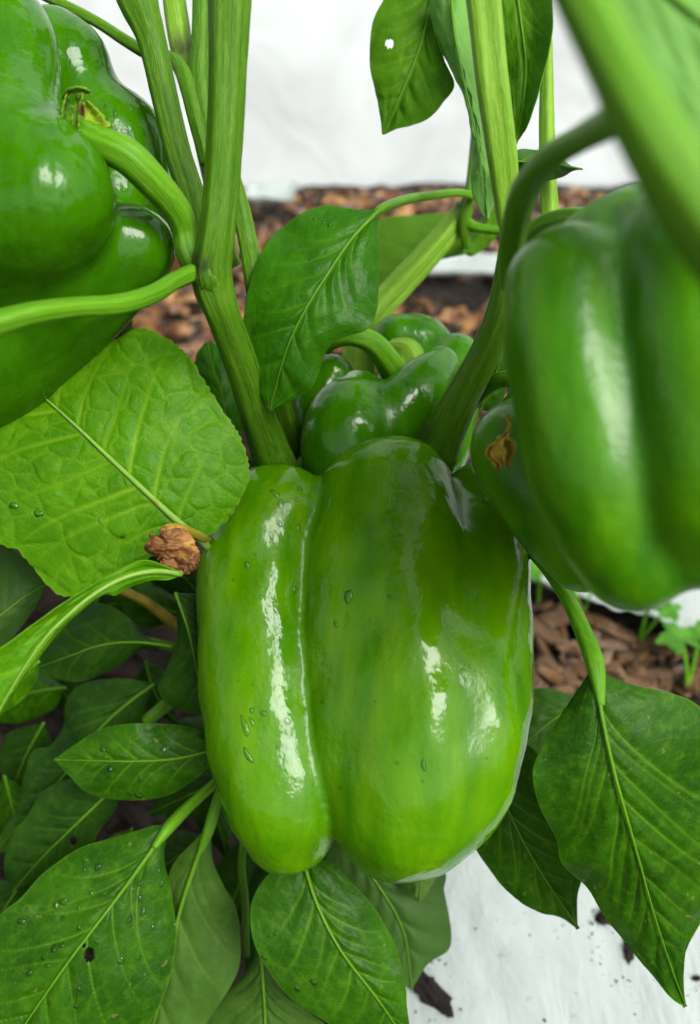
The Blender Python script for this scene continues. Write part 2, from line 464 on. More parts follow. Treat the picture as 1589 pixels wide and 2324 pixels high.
FILMS = [[G(1010, 1760), G(2300, 1560), G(2300, 2700), G(560, 2700)], [G(1160, 1352), G(1900, 1590), G(2300, 1300), G(1120, 1175)],
         [G(700, 675), G(2400, 683), G(2400, 622), G(700, 628)], [G(560, 497), G(668, 500), G(662, 462), G(575, 458)]]
def chip_mesh(name, L, W, T, seed, mat, jag=0.25):
    r = np.random.RandomState(seed)
    nu_, nv_ = 6, 8
    v = []
    for i in range(nu_):
        u = i / (nu_ - 1) - 0.5
        taper = 1 - 0.35 * (2 * abs(u)) ** 3
        for j in range(nv_):
            a = 2 * math.pi * j / nv_
            cx, cy = math.cos(a), math.sin(a)
            s = max(abs(cx), abs(cy)) ** -0.6
            v.append((u * L * (1 + 0.1 * r.randn() * 0.6), cx * s * W / 2 * taper * (1 + jag * r.randn() * 0.6), cy * s * T / 2 * taper * (1 + jag * r.randn() * 0.6) + 0.1 * L * u * u))
    f = grid_faces(nu_, nv_, True).tolist() + [list(range(nv_))[::-1], [(nu_ - 1) * nv_ + j for j in range(nv_)]]
    me = bpy.data.meshes.new(name); me.from_pydata(v, [], f); me.materials.append(mat); return me


chip_meshes = [chip_mesh('wood_chip', 0.017 * s, 0.008 * s2, 0.0035, 100 + i, M['chip']) for i, (s, s2) in enumerate([(1, 1), (1.4, .7), (.8, 1.2), (1.7, .6), (1.1, 1.4), (.7, .8)])]
chip_group = 'wood chips on the soil at the right'
cnt = 0
r_ = random.Random(5)
while cnt < 110:
    px, py = r_.uniform(1185, 1600), r_.uniform(1340, 1640)
    if py < 1352 + (px - 1160) * 0.30: continue
    g = G(px, py)
    o = bpy.data.objects.new('wood_chip', chip_meshes[cnt % 6])
    s_ = r_.uniform(0.7, 1.35)
    o.scale = (s_, s_, s_)
    o.location = (g[0], g[1], float(soil_h(g[0], g[1])) + 0.003 + r_.uniform(0, 0.008))
    o.rotation_euler = (r_.uniform(-.6, .6), r_.uniform(-.5, .5), r_.uniform(0, 6.28))
    S.collection.objects.link(o)
    tag(o, 'weathered brown wood chip lying on the soil between the white sheets', 'wood chip', chip_group)
    cnt += 1


def scatter(name, n, region, size, mat, label, seed, kind_='stuff', flat=0.5, zoff=0.0, kindname=None, zfn=soil_h):
    r = np.random.RandomState(seed)
    V = []; F = []; k = 0
    base = np.array([(math.cos(a), math.sin(a), 0) for a in np.linspace(0, 2 * math.pi, 6, endpoint=False)])
    for i in range(n):
        x, y = region(r)
        if zfn is soil_h and any(inpoly(x, y, q) for q in FILMS): continue
        s = size * (0.35 + r.rand() ** 2 * 1.3)
        el = 1 + r.rand() * 1.6
        ring = base * (0.7 + 0.5 * r.rand(6, 1)) * [s * el, s, 0]
        pts = np.vstack([ring + [0, 0, -s * flat * .6], ring * (0.6 + 0.3 * r.rand(6, 1)) + [0, 0, s * flat * .7]])
        pts += r.randn(12, 3) * s * 0.12
        a = r.rand() * 6.28; tl = r.randn() * 0.5; tm = r.randn() * .4
        Rm = np.array(Matrix.Rotation(a, 3, 'Z') @ Matrix.Rotation(tl, 3, 'X') @ Matrix.Rotation(tm, 3, 'Y'))
        pts = pts @ Rm.T + [x, y, float(zfn(x, y)) + zoff + s * 0.25]
        V.append(pts)
        for j in range(6):
            q = (j + 1) % 6
            F.append([k + j, k + q, k + 6 + q, k + 6 + j])
        F.append([k + 6 + j for j in range(6)]); F.append([k + 5 - j for j in range(6)])
        k += 12
    o = mesh_obj(name, np.vstack(V), F, mat, smooth=False, loc=np.vstack(V).mean(0))
    tag(o, label, None, None, kind_); return o


scatter('bark_mulch', 5500, lambda r: (r.uniform(-0.7, 0.75), r.uniform(0.60, 1.17)), 0.0068, M['bark'], 'reddish brown bark mulch covering the soil behind the plant', 3)
scatter('wood_mulch', 1500, lambda r: (r.uniform(0.02, 0.5), r.uniform(0.25, 0.62)), 0.0055, M['chip'], 'fine brown wood mulch and crumbs on the soil under the plant', 4)
scatter('soil_lumps', 4500, lambda r: (r.uniform(-0.5, 0.55), r.uniform(0.10, 0.72)), 0.0045, M['clod'], 'dark soil lumps between the wood chips', 6)


def film_z(x, y):
    seed, amp, z0 = 5, 0.008, 0.007
    return z0 + (fbm(x * 7 + y * 3, y * 5 - x * 2, seed + 1, 4) - 0.45) * amp * 2 + np.abs(fbm(x * 24 + y * 8, y * 6, seed + 2, 3) - 0.45) * amp


def on_film(r):
    while True:
        k = r.rand()
        if k < 0.25: c, s = (1362, 2112), (22, 20)
        elif k < 0.45: c, s = (1430, 2215), (60, 45)
        elif k < 0.72: c, s = (975, 2265), (30, 40)
        elif k < 0.82: c, s = (1560, 2262), (30, 25)
        else: c, s = (1300, 2140), (180, 110)
        px, py = c[0] + r.randn() * s[0], c[1] + r.randn() * s[1]
        if 900 < px < 1650 and 1850 < py < 2420: break
    g = G(px, py); return g[0], g[1]


scatter('soil_crumbs', 900, on_film, 0.00045, M['clod'], 'tiny dark soil crumbs sprinkled on the white mulch sheet', 8, zfn=film_z)


def clump(px, py, lx, ly, ang, label, seed, hgt=0.004):
    g = G(px, py); nu_, nv_ = 26, 26
    r = np.random.RandomState(seed)
    th, ph = np.meshgrid(np.linspace(0, 2 * math.pi, nu_, endpoint=False), np.linspace(0, math.pi, nv_), indexing='ij')
    th = th.T; ph = ph.T
    d = 1 + 1.5 * (fbm(np.cos(th) * 3 + 5 + np.sin(ph) * 1.5, np.sin(th) * 3 + 7 + ph * 2.2, seed, 5) - 0.5)
    x = np.sin(ph) * np.cos(th) * lx * d; y = np.sin(ph) * np.sin(th) * ly * d; z = np.cos(ph) * hgt * d
    ca, sa = math.cos(ang), math.sin(ang)
    pts = np.stack([x * ca - y * sa + g[0], x * sa + y * ca + g[1], z + float(film_z(g[0], g[1])) + hgt * 0.5], -1).reshape(-1, 3)
    o = mesh_obj('soil_clump', pts, grid_faces(nv_, nu_, True), M['clod'], loc=(g[0], g[1], 0.008))
    tag(o, label, 'soil clump', 'soil clumps on the white sheet')


clump(968, 2272, 0.0125, 0.0042, math.radians(-52), 'long reddish brown soil clump at the bottom beside the broad leaf tip', 31)
clump(1362, 2112, 0.0040, 0.0032, 0.3, 'round dark soil clump under the lowest point of the half hidden leaf', 32, 0.003)
clump(1415, 2182, 0.0020, 0.0052, -0.3, 'narrow upright brown soil sliver between the round clump and the big leaf tip', 33, 0.002)
clump(1330, 2018, 0.0040, 0.0018, 0.2, 'small dark soil clump tucked where the two right hand leaves cross', 34, 0.002)
clump(1568, 2246, 0.0017, 0.0012, 0.2, 'tiny dark soil clump right of the big leaf tip', 35, 0.0015)


# ------------------------------------------------------------------ peppers
def smin(a, b, k):
    h = np.clip(0.5 + 0.5 * (b - a) / k, 0, 1)
    return b * (1 - h) + a * h - k * h * (1 - h)


class Fruit:
    def __init__(s, lobes, wob=0.0003, wl=0.02, seed=0, dep=1.0):
        """lobes: (points (x, y, depth cm, r px), blend radius in mm)"""
        s.l = []
        for pts, k in lobes:
            q = catmull(pts, 26)
            c = P(q[:, 0], q[:, 1], q[:, 2]); r = q[:, 3] * q[:, 2] * 0.01 / FPX
            s.l.append((c, r, k * 0.001))
        r = np.random.RandomState(seed)
        s.w = [(r.randn(3) * 2 * math.pi / (wl * 2.0), r.rand() * 6.28) for _ in range(9)]
        s.wob = wob

    def lobe(s, p, c, r):
        out = np.empty(len(p))
        for a in range(0, len(p), 60000):
            q = p[a:a + 60000]
            d2 = ((q ** 2).sum(1)[:, None] + (c ** 2).sum(1)[None] - 2 * q @ c.T)
            f = np.sqrt(np.maximum(d2, 1e-12)) - r[None]
            i = f.argmin(1); ii = np.clip(i, 1, f.shape[1] - 2); n = np.arange(len(q))
            f0, fm, fp = f[n, ii], f[n, ii - 1], f[n, ii + 1]
            den = fp - 2 * f0 + fm
            sh = np.where(den > 1e-9, (fm - fp) / (2 * np.maximum(den, 1e-9)), 0)
            sh = np.clip(sh, -1, 1)
            out[a:a + 60000] = f0 + 0.5 * sh * (fp - fm) + 0.5 * sh * sh * den
        return out

    def sdf(s, p, want=False):
        d = None; cre = np.zeros(len(p))
        for c, r, k in s.l:
            e = s.lobe(p, c, r)
            if d is None: d = e
            else:
                if want:
                    cre = np.maximum(cre * np.clip((e - d) / 0.004 + 1, 0, 1), np.exp(-((e - d) / 0.0028) ** 2) * (0.003 / (0.003 + k)))
                d = smin(d, e, k)
        if s.wob:
            q = 0
            for wv, ph in s.w: q = q + np.sin(p @ wv + ph)
            d = d + s.wob * q / 2.2
        return (d, cre) if want else d

    def mesh(s, h):
        lo = np.min([(c - r[:, None]).min(0) for c, r, k in s.l], 0) - 2.5 * h
        hi = np.max([(c + r[:, None]).max(0) for c, r, k in s.l], 0) + 2.5 * h
        n = np.ceil((hi - lo) / h).astype(int) + 1
        g = np.stack(np.meshgrid(*[lo[i] + h * np.arange(n[i]) for i in range(3)], indexing='ij'), -1)
        D = s.sdf(g.reshape(-1, 3)).reshape(n)
        ins = D < 0
        cs = n - 1
        acc = np.zeros((*cs, 3)); cntr = np.zeros(cs)
        offs = [(a, b, c) for a in (0, 1) for b in (0, 1) for c in (0, 1)]
        sl = lambda o: tuple(slice(o[i], o[i] + cs[i]) for i in range(3))
        for o in offs:
            for axn in range(3):
                if o[axn]: continue
                o2 = list(o); o2[axn] = 1
                a, b = D[sl(o)], D[sl(o2)]
                cr = (a < 0) != (b < 0)
                tt = np.where(cr, a / np.where(cr, a - b, 1), 0)
                for ax2 in range(3):
                    acc[..., ax2] += np.where(cr, o[ax2] + (tt if ax2 == axn else 0), 0)
                cntr += cr
        act = cntr > 0
        idx = -np.ones(cs, int); idx[act] = np.arange(act.sum())
        ci = np.argwhere(act)
        V = lo + h * (ci + acc[act] / cntr[act][:, None])
        F = []
        for axn in range(3):
            b_, c_ = [(1, 2), (2, 0), (0, 1)][axn]
            a0 = [slice(1, -1)] * 3; a0[axn] = slice(0, n[axn] - 1); a1 = list(a0); a1[axn] = slice(1, n[axn])
            i0 = ins[tuple(a0)]; i1 = ins[tuple(a1)]
            loc = np.argwhere(i0 != i1)
            flip = i1[i0 != i1]
            base = loc.copy(); base[:, b_] += 1; base[:, c_] += 1
            def cell(db, dc):
                q = base.copy(); q[:, b_] -= db; q[:, c_] -= dc
                return idx[q[:, 0], q[:, 1], q[:, 2]]
            quad = np.stack([cell(1, 1), cell(0, 1), cell(0, 0), cell(1, 0)], 1)
            quad[flip] = quad[flip][:, ::-1]
            F.append(quad)
        F = np.vstack(F); F = F[(F >= 0).all(1)]
        e = 0.0002
        for _ in range(3):
            d = s.sdf(V)
            gr = np.stack([s.sdf(V + np.eye(3)[i] * e) - s.sdf(V - np.eye(3)[i] * e) for i in range(3)], 1) / (2 * e)
            gn = (gr ** 2).sum(1)
            V = V - (np.clip(d / np.maximum(gn, 0.3), -h, h))[:, None] * gr
        return V, F


BV = {}


def build_fruit(fr, h, par, mat, lev=1, key=None):
    V, F = fr.mesh(h)
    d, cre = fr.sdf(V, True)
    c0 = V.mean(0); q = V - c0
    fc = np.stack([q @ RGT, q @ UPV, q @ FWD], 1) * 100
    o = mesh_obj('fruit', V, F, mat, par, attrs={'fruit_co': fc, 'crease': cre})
    if lev:
        m = o.modifiers.new('smooth', 'SUBSURF'); m.levels = lev; m.render_levels = lev
    if key: BV[key] = BVHTree.FromPolygons(V.tolist(), F.tolist())
    return o


def tube(name, pts, parent, mat, n=None, seg=20, ridge=5, ramp_=0.06, fine=0.03, nodes=(), seed=0, phase=0.0, cap=True, twist=0.3, bump_n=0, sq=0.0):
    """pts: (x, y, depth cm, r px)"""
    n = n or max(16, len(pts) * 12)
    q = catmull(pts, n)
    c = P(q[:, 0], q[:, 1], q[:, 2]); r = np.maximum(q[:, 3], 0.5) * q[:, 2] * 0.01 / FPX
    T = np.gradient(c, axis=0); T /= np.linalg.norm(T, axis=1)[:, None]
    N = np.zeros_like(T); N[0] = np.cross(T[0], FWD) if abs(T[0] @ FWD) < .95 else np.cross(T[0], RGT)
    N[0] /= np.linalg.norm(N[0])
    for i in range(1, n):
        v = N[i - 1] - T[i] * (N[i - 1] @ T[i]); N[i] = v / np.linalg.norm(v)
    B = np.cross(T, N)
    L = np.concatenate([[0], np.cumsum(np.linalg.norm(np.diff(c, axis=0), axis=1))])
    a = np.linspace(0, 2 * math.pi, seg, endpoint=False)
    A, LL = np.meshgrid(a, L, indexing='xy')
    aa = A + phase + twist * LL / max(L[-1], 1e-6)
    rr = 1 + ramp_ * np.cos(ridge * aa) + fine * np.cos(ridge * 3 * aa + 1.3 + 2 * np.sin(LL * 60)) * 0.5 + 0.03 * (vnoise(np.cos(A) * 1.5 + 3, LL * 90, seed) - .5)
    if bump_n: rr += 0.04 * (fbm(np.cos(A) * 3 + 9, LL * 350 + np.sin(A) * 3, seed + 3, 3) - .5)
    R = r[:, None] * rr
    v = c[:, None] + (np.cos(A) * R)[..., None] * N[:, None] + (np.sin(A) * R)[..., None] * B[:, None]
    V = v.reshape(-1, 3)
    F = grid_faces(n, seg, True).tolist()
    if cap:
        V = np.vstack([V, c[0] - T[0] * r[0] * 0.3, c[-1] + T[-1] * r[-1] * 0.5])
        k = n * seg
        for j in range(seg):
            F.append([k, (j + 1) % seg, j]); F.append([k + 1, (n - 1) * seg + j, (n - 1) * seg + (j + 1) % seg])
    nd = np.zeros(len(V))
    for (x, y, d, rad, am) in nodes:
        p0 = P(x, y, d); nd = np.maximum(nd, am * np.exp(-(np.linalg.norm(V - p0, axis=1) / (rad * d * 0.01 / FPX)) ** 2))
    nd *= 0.55 + 0.9 * (fbm(V[:, 0] * 900, V[:, 2] * 900 + V[:, 1] * 500, 5, 3))
    sc = np.zeros((len(V), 3)); k = n * seg
    rm = r.mean() * 100
    sc[:k, 0] = (np.cos(A) * rm).ravel(); sc[:k, 1] = (np.sin(A) * rm).ravel(); sc[:k, 2] = (LL * 100).ravel() + seed * 3.1
    if cap: sc[k] = sc[0]; sc[k + 1] = sc[k - 1]
    return mesh_obj(name, V, F, mat, parent, attrs={'stem_co': sc, 'node': np.clip(nd, 0, 1)})


def leaf(parent, mid, left, right, mat, name='leaf', dl=0.8, dr=0.8, nu=90, nv=60, veins=7, seed=0, rib=6, quilt=0.25, wave=0.10,
         holes=(), label=None, net=False, teeth=0.0, petiole=None, under=0.0, ribmat='midrib', vw=0.9, fold=0.0, key=None, lean=0.55, ribnodes=(), side='both', roll=0.0):
    """mid: (x, y, depth); left/right: margins base to tip (x, y[, extra depth cm]); quilt and wave in mm/cm"""
    r = np.random.RandomState(seed + 900)
    def exp3(pts):
        pts = [tuple(p) + (0.0,) * (3 - len(p)) for p in pts]
        return catmull(pts, nu)
    m_ = catmull(mid, nu)
    lf = exp3([mid[0][:2]] + list(left) + [mid[-1][:2]]); rt = exp3([mid[0][:2]] + list(right) + [mid[-1][:2]])
    s = np.linspace(-1, 1, nv * 2 + 1)
    u = np.linspace(0, 1, nu)
    U, Sg = np.meshgrid(u, s, indexing='ij')
    aS = np.abs(Sg)
    E = np.where((Sg < 0)[..., None], lf[:, None, :], rt[:, None, :])
    X = m_[:, None, 0] * (1 - aS) + E[..., 0] * aS
    Y = m_[:, None, 1] * (1 - aS) + E[..., 1] * aS
    if teeth:
        wid = np.hypot(E[..., 0] - m_[:, None, 0], E[..., 1] - m_[:, None, 1]) + 1e-6
        tt = (np.abs(((U * 38 + 0.7 * np.sin(U * 23) + 0.4 * np.sin(U * 57)) % 1) - 0.35) - 0.35) * teeth * (0.6 + 0.8 * fbm(U * 14, Sg, 3, 2)) * np.clip((aS - 0.93) / 0.07, 0, 1)
        X = X + (E[..., 0] - m_[:, None, 0]) / wid * -tt; Y = Y + (E[..., 1] - m_[:, None, 1]) / wid * -tt
    dd = np.where(Sg < 0, dl, dr)
    env = np.sin(np.pi * np.clip(U, 0.02, 1) ** 0.8)
    D = m_[:, None, 2] + dd * aS ** 1.6 * env + E[..., 2] * aS ** 1.3
    D = D - fold * 0.5 * np.exp(-(aS / 0.12) ** 2)
    ph = r.rand(6) * 6.28
    D = D + wave * aS ** 2 * (np.sin(U * 9 + ph[0] + (Sg > 0) * 2) + 0.6 * np.sin(U * 19 + ph[1] + (Sg > 0) * 1) + 0.3 * np.sin(U * 37 + ph[2]))
    D = D + wave * 0.5 * (fbm(U * 5 + seed, Sg * 3 + 7, seed, 3) - 0.5) * 2
    Q = P(X, Y, D)
    L = np.linalg.norm(np.diff(Q[:, nv], axis=0), axis=1).sum()
    Wd = np.linalg.norm(Q[:, 0] - Q[:, nv], axis=1)[:, None] * (Sg < 0) + np.linalg.norm(Q[:, -1] - Q[:, nv], axis=1)[:, None] * (Sg >= 0)
    # veins
    vn = np.zeros_like(U); hq = np.zeros_like(U)
    dmid = aS * Wd
    for sd_ in (-1, 1):
        for k in range(veins):
            uk = 0.03 + 0.86 * (k + 0.25 * r.rand() + (0.25 if sd_ > 0 else 0)) / veins
            ln = lean * (0.8 + 0.4 * r.rand()) * (1 - uk) * 0.95
            bend = 0.03 * math.sin(k * 2.3 + seed)
            path = uk + ln * (aS ** 0.9 - 0.42 * aS ** 2.2) * 1.1 + bend * np.sin(aS * 5) * 0.3
            slope = 1 / np.sqrt(1 + (ln * L / (np.mean(Wd) + 1e-4)) ** 2)
            du = (U - path) * L * slope
            on = (np.sign(Sg) == sd_) | (Sg == 0)
            wv = 0.00026 * vw * (1.15 - 0.85 * aS)
            vn = np.maximum(vn, np.where(on, np.exp(-(du / wv) ** 2) * np.clip(1.02 - aS, 0, 1) ** 0.8 * (0.55 + 0.45 * ((k * 7 + seed) % 3) / 2), 0))
            hq = np.maximum(hq, np.where(on, np.exp(-(du / 0.0016) ** 2) * np.clip(1.1 - aS, 0, 1), 0))
    mv = np.exp(-(dmid / (0.0006 * (1.2 - U))) ** 2)
    hq = np.maximum(hq, np.exp(-(dmid / 0.0018) ** 2))
    vn = np.maximum(vn, mv)
    leafco = np.stack([U * L * 100, Sg * Wd * 100, np.zeros_like(U) + seed * 1.7], -1)
    if net:
        bx_ = leafco[..., :2].reshape(-1, 2)
        lo, hi = bx_.min(0), bx_.max(0)
        ns = 150
        sp = lo + (hi - lo) * r.rand(ns, 2)
        wx_ = bx_ + 0.25 * np.stack([fbm(bx_[:, 0] * 2, bx_[:, 1] * 2, 4, 2), fbm(bx_[:, 0] * 2 + 9, bx_[:, 1] * 2, 5, 2)], 1)
        F1 = np.full(len(bx_), 9e9); F2 = F1.copy()
        for k in range(ns):
            dk = np.hypot(wx_[:, 0] - sp[k, 0], wx_[:, 1] - sp[k, 1])
            F2 = np.minimum(np.maximum(F1, dk), F2); F1 = np.minimum(F1, dk)
        e = (F2 - F1).reshape(U.shape)
        vn = np.maximum(vn, 0.30 * np.exp(-(e / 0.05) ** 2)); hq = np.maximum(hq, 0.62 * np.exp(-(e / 0.20) ** 2))
    # displacement along the surface normal
    gu = np.gradient(Q, axis=0); gv = np.gradient(Q, axis=1)
    N = np.cross(gu, gv); nn = np.linalg.norm(N, axis=2)[..., None]; N = np.where(nn > 1e-16, N / np.maximum(nn, 1e-16), 0)
    sgn = np.sign((N.reshape(-1, 3) @ -FWD).mean()); N = N * (sgn if sgn else 1)
    taper = np.clip(Wd / 0.004, 0, 1)
    hh = -hq * quilt * 0.001 * taper * 2 + quilt * 0.0012 * taper * (fbm(leafco[..., 0] * 2.2, leafco[..., 1] * 2.2, seed + 3, 3) - 0.5)
    Q = Q + N * hh[..., None]
    nvv = 2 * nv + 1
    F = grid_faces(nu, nvv)
    for hx, hy, hr in holes:
        inside = ((X - hx) / hr[0]) ** 2 + ((Y - hy) / hr[1]) ** 2 < 1
        keep = ~inside.ravel()[F].any(1); F = F[keep]
    vv = np.maximum(vn, 0.55 * np.clip((aS - 0.975) / 0.025, 0, 1))
    o = mesh_obj(name, Q.reshape(-1, 3), F, M[mat], parent,
                 attrs={'leaf_co': leafco.reshape(-1, 3), 'vein': vv.ravel(), 'under': np.full(vv.size, under)})
    so_ = o.modifiers.new('thickness', 'SOLIDIFY'); so_.thickness = 0.00028; so_.offset = 0
    if label: o['label'] = label
    if key: BV[key] = BVHTree.FromPolygons(Q.reshape(-1, 3).tolist(), F.tolist())
    if rib:
        k = max(6, len(mid) * 2)
        mm = catmull(mid, k)
        ctr = np.linspace(0, nu - 1, k).astype(int)
        pts = []
        for i in range(k):
            pts.append((mm[i, 0], mm[i, 1], mm[i, 2] - 0.02 + (-fold * 0.5), max(0.8, 0.78 * rib * (1 - (i / (k - 1)) ** 0.8 * 0.86))))
        # follow the displaced blade: add wave at the centre (zero there by construction)
        tube('midrib', pts, o, M[ribmat], n=nu // 2, seg=10, ridge=3, ramp_=0.05, fine=0, seed=seed, nodes=ribnodes)
    if petiole:
        tube('petiole', petiole, o, M['stem_bright'] if ribmat == 'midrib' else M[ribmat], seg=14, ridge=3, ramp_=0.10, fine=0.05, seed=seed + 2)
    return o


def leaf_simple(parent, a, b, width, mat, d0, d1, seed=0, **kw):
    """leaf from base a to tip b with a generic pepper-leaf outline"""
    ax_, ay = a; bx_, by = b
    L = math.hypot(bx_ - ax_, by - ay); tx, ty = (bx_ - ax_) / L, (by - ay) / L; nx_, ny = -ty, tx
    r = random.Random(seed); cv = r.uniform(-0.1, 0.1) * L
    mid = [(ax_ + tx * L * t + nx_ * cv * math.sin(math.pi * t), ay + ty * L * t + ny * cv * math.sin(math.pi * t), d0 + (d1 - d0) * t + 0.8 * (t ** 2)) for t in (0, .2, .4, .6, .8, 1)]
    prof = [(0.05, .18), (.15, .62), (.3, .97), (.45, 1.0), (.6, .86), (.75, .58), (.88, .28), (.96, .1)]
    def side(sg):
        out = []
        for t, w_ in prof:
            c = cv * math.sin(math.pi * t)
            ww = w_ * width * (1 + r.uniform(-.07, .07)) * sg
            out.append((ax_ + tx * L * t + nx_ * (c + ww), ay + ty * L * t + ny * (c + ww)))
        return out
    return leaf(parent, mid, side(-1), side(1), mat, seed=seed, **kw)


# ---- the big bell pepper in the middle
mp = thing('bell_pepper', P(830, 1980, 24), 'large bright yellowish green bell pepper with three glossy lobes hanging in the centre', 'bell pepper', 'green bell peppers on the plant')
DT = lambda y, base: base - (y - 1150) / 800 * 2.6
def lobe(pts, base): return [(x, y, DT(y, base + e), r) for x, y, r, e in pts]
main = Fruit([
    (lobe([(845, 1135, 128, .5), (820, 1300, 136, 0), (812, 1500, 130, 0), (824, 1690, 124, .1), (862, 1810, 124, .4), (885, 1868, 110, .8)], 26.3), 1),
    (lobe([(908, 1120, 124, .2), (934, 1290, 146, -.15), (946, 1500, 156, -.35), (950, 1690, 155, -.2), (935, 1830, 140, .3), (900, 1868, 108, .8)], 26.0), 9),
    (lobe([(1098, 1150, 102, 1.0), (1074, 1290, 128, .15), (1067, 1450, 141, -.2), (1066, 1590, 142, -.55), (1046, 1710, 138, -.5), (1012, 1805, 128, .0), (967, 1860, 112, .6)], 26.6), 5.5),
    (lobe([(630, 1190, 138, .4), (600, 1300, 146, .3), (594, 1420, 145, .3), (599, 1540, 148, .3), (616, 1690, 145, 0.3), (640, 1800, 134, .3), (655, 1872, 107, .7)], 26.7), 2.2),
    ([(830, 1250, 30.0, 150), (850, 1500, 29.6, 190), (840, 1700, 28.0, 170)], 6),
    ([(1015, 1250, 29.0, 150), (1040, 1450, 28.5, 168), (1020, 1620, 27.8, 150)], 9),
], wob=0.00022, wl=0.016, seed=3)
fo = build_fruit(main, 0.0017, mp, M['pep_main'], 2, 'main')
tube('peduncle', [(690, 1075, 28.6, 24), (700, 1052, 28.6, 24), (735, 1052, 28.6, 25), (790, 1075, 28.8, 26), (840, 1120, 29.2, 30)], mp, M['stem_bright'], seg=24, seed=4)

# ---- pepper at the upper left, seen from its stalk end
tl = thing('bell_pepper', P(60, 920, 23), 'very glossy deep green bell pepper at the upper left with thick curved stalk', 'bell pepper', 'green bell peppers on the plant')
leftp = Fruit([
    ([(-40, 480, 21.5, 185), (60, 460, 21.2, 175), (105, 445, 21.0, 160)], 1),
    ([(-60, 60, 23.0, 150), (20, 110, 22.4, 108), (28, 190, 22.0, 104), (-10, 300, 21.6, 135)], 15),
    ([(120, 120, 25.8, 96), (158, 150, 25.6, 92), (160, 230, 25.8, 92)], 6),
    ([(225, 290, 25.8, 98), (262, 320, 25.8, 112), (270, 420, 25.8, 118), (200, 560, 25.5, 140)], 8),
    ([(303, 560, 23.6, 94), (240, 575, 23.6, 106), (120, 600, 23.0, 130)], 7),
    ([(205, 640, 24.6, 110), (90, 690, 24.6, 165), (-60, 760, 24.8, 215), (-200, 800, 25, 230)], 14),
    ([(-120, 250, 26, 200), (-150, 500, 26, 250)], 5),
], wob=0.0002, wl=0.02, seed=8)
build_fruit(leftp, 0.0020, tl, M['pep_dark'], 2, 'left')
tube('peduncle', [(150, 275, 21.3, 40), (205, 315, 21.2, 37), (285, 352, 21.2, 40), (348, 412, 21.6, 37), (398, 472, 22.2, 33), (420, 525, 22.6, 30), (432, 575, 22.7, 33), (462, 622, 22.9, 32)], tl, M['stem_bright'],
     seg=40, ridge=7, ramp_=0.03, fine=0.03, seed=6, n=70, nodes=[(432, 590, 22.8, 34, 1.0)])


def calyx_flap(par, cx, cy, d, w_, h_, seed, mat='calyx', ang=0.0, lean=0.3):
    """torn, ruffled calyx wall rising round the stalk"""
    r = np.random.RandomState(seed); na, nh = 60, 18
    a, v = np.meshgrid(np.linspace(0, 2 * math.pi, na, endpoint=False), np.linspace(0, 1, nh), indexing='xy')
    rad = w_ * (0.55 + 0.30 * v - 0.12 * np.sin(v * 3.1) + 0.16 * v * np.sin(a * 5 + seed) + 0.10 * v * np.sin(a * 11 + 1)) * (1 - 0.1 * v)
    hgt = h_ * v * (1 + 0.22 * np.sin(a * 3 + seed) + 0.10 * np.sin(a * 7))
    x = cx + rad * np.cos(a) * 0.9 + lean * hgt * math.cos(ang); y = cy - hgt + rad * np.sin(a) * 0.25
    D = d + rad * np.sin(a) * 0.010
    Q = P(x, y, D).reshape(-1, 3)
    sc = np.stack([np.cos(a) * .3, np.sin(a) * .3, v * 0.8 + seed], -1).reshape(-1, 3)
    nd = (0.9 * np.exp(-((a - 5.2) / 0.25) ** 2) * np.exp(-((v - .55) / .2) ** 2)).ravel()
    o = mesh_obj('calyx', Q, grid_faces(nh, na, True), M[mat], par, attrs={'stem_co': sc, 'node': nd})
    m = o.modifiers.new('t', 'SOLIDIFY'); m.thickness = 0.0010
    m2 = o.modifiers.new('s', 'SUBSURF'); m2.levels = 1; m2.render_levels = 1
    return o


def ribbon(name, pts, mat, par, seed, tw=2.0):
    """pts (x, y, d, half width px)"""
    q = catmull(pts, 40); n_ = 40; m_ = 9
    s = np.linspace(-1, 1, m_)
    dx = np.gradient(q[:, 0]); dy = np.gradient(q[:, 1]); L = np.hypot(dx, dy); nx_, ny = -dy / L, dx / L
    tt = np.linspace(0, 1, n_)[:, None]
    ca = np.cos(tw * tt + seed); sa = np.sin(tw * tt + seed)
    w_ = q[:, 3:4] * (1 + 0.35 * (fbm(tt * 9 + seed, s[None] * 2, seed, 3) - .5) * 2)
    rj = (fbm(tt * 12, s[None] * 3 + 5, seed + 2, 3) - .5)
    X = q[:, 0:1] + nx_[:, None] * s * w_ * np.abs(ca) + rj * 3; Y = q[:, 1:2] + ny[:, None] * s * w_ * np.abs(ca)
    D = q[:, 2:3] + s * w_ * sa * 0.010 + rj * 0.12 + 0.08 * np.cos(s * 3)[None]
    sc = np.stack([s[None] * w_ * 0.012, 0 * X, tt * 3 + 0 * X + seed], -1).reshape(-1, 3)
    o = mesh_obj(name, P(X, Y, D).reshape(-1, 3), grid_faces(n_, m_), M[mat], par, attrs={'stem_co': sc, 'node': np.zeros(len(sc))})
    mm = o.modifiers.new('t', 'SOLIDIFY'); mm.thickness = 0.00035
    return o


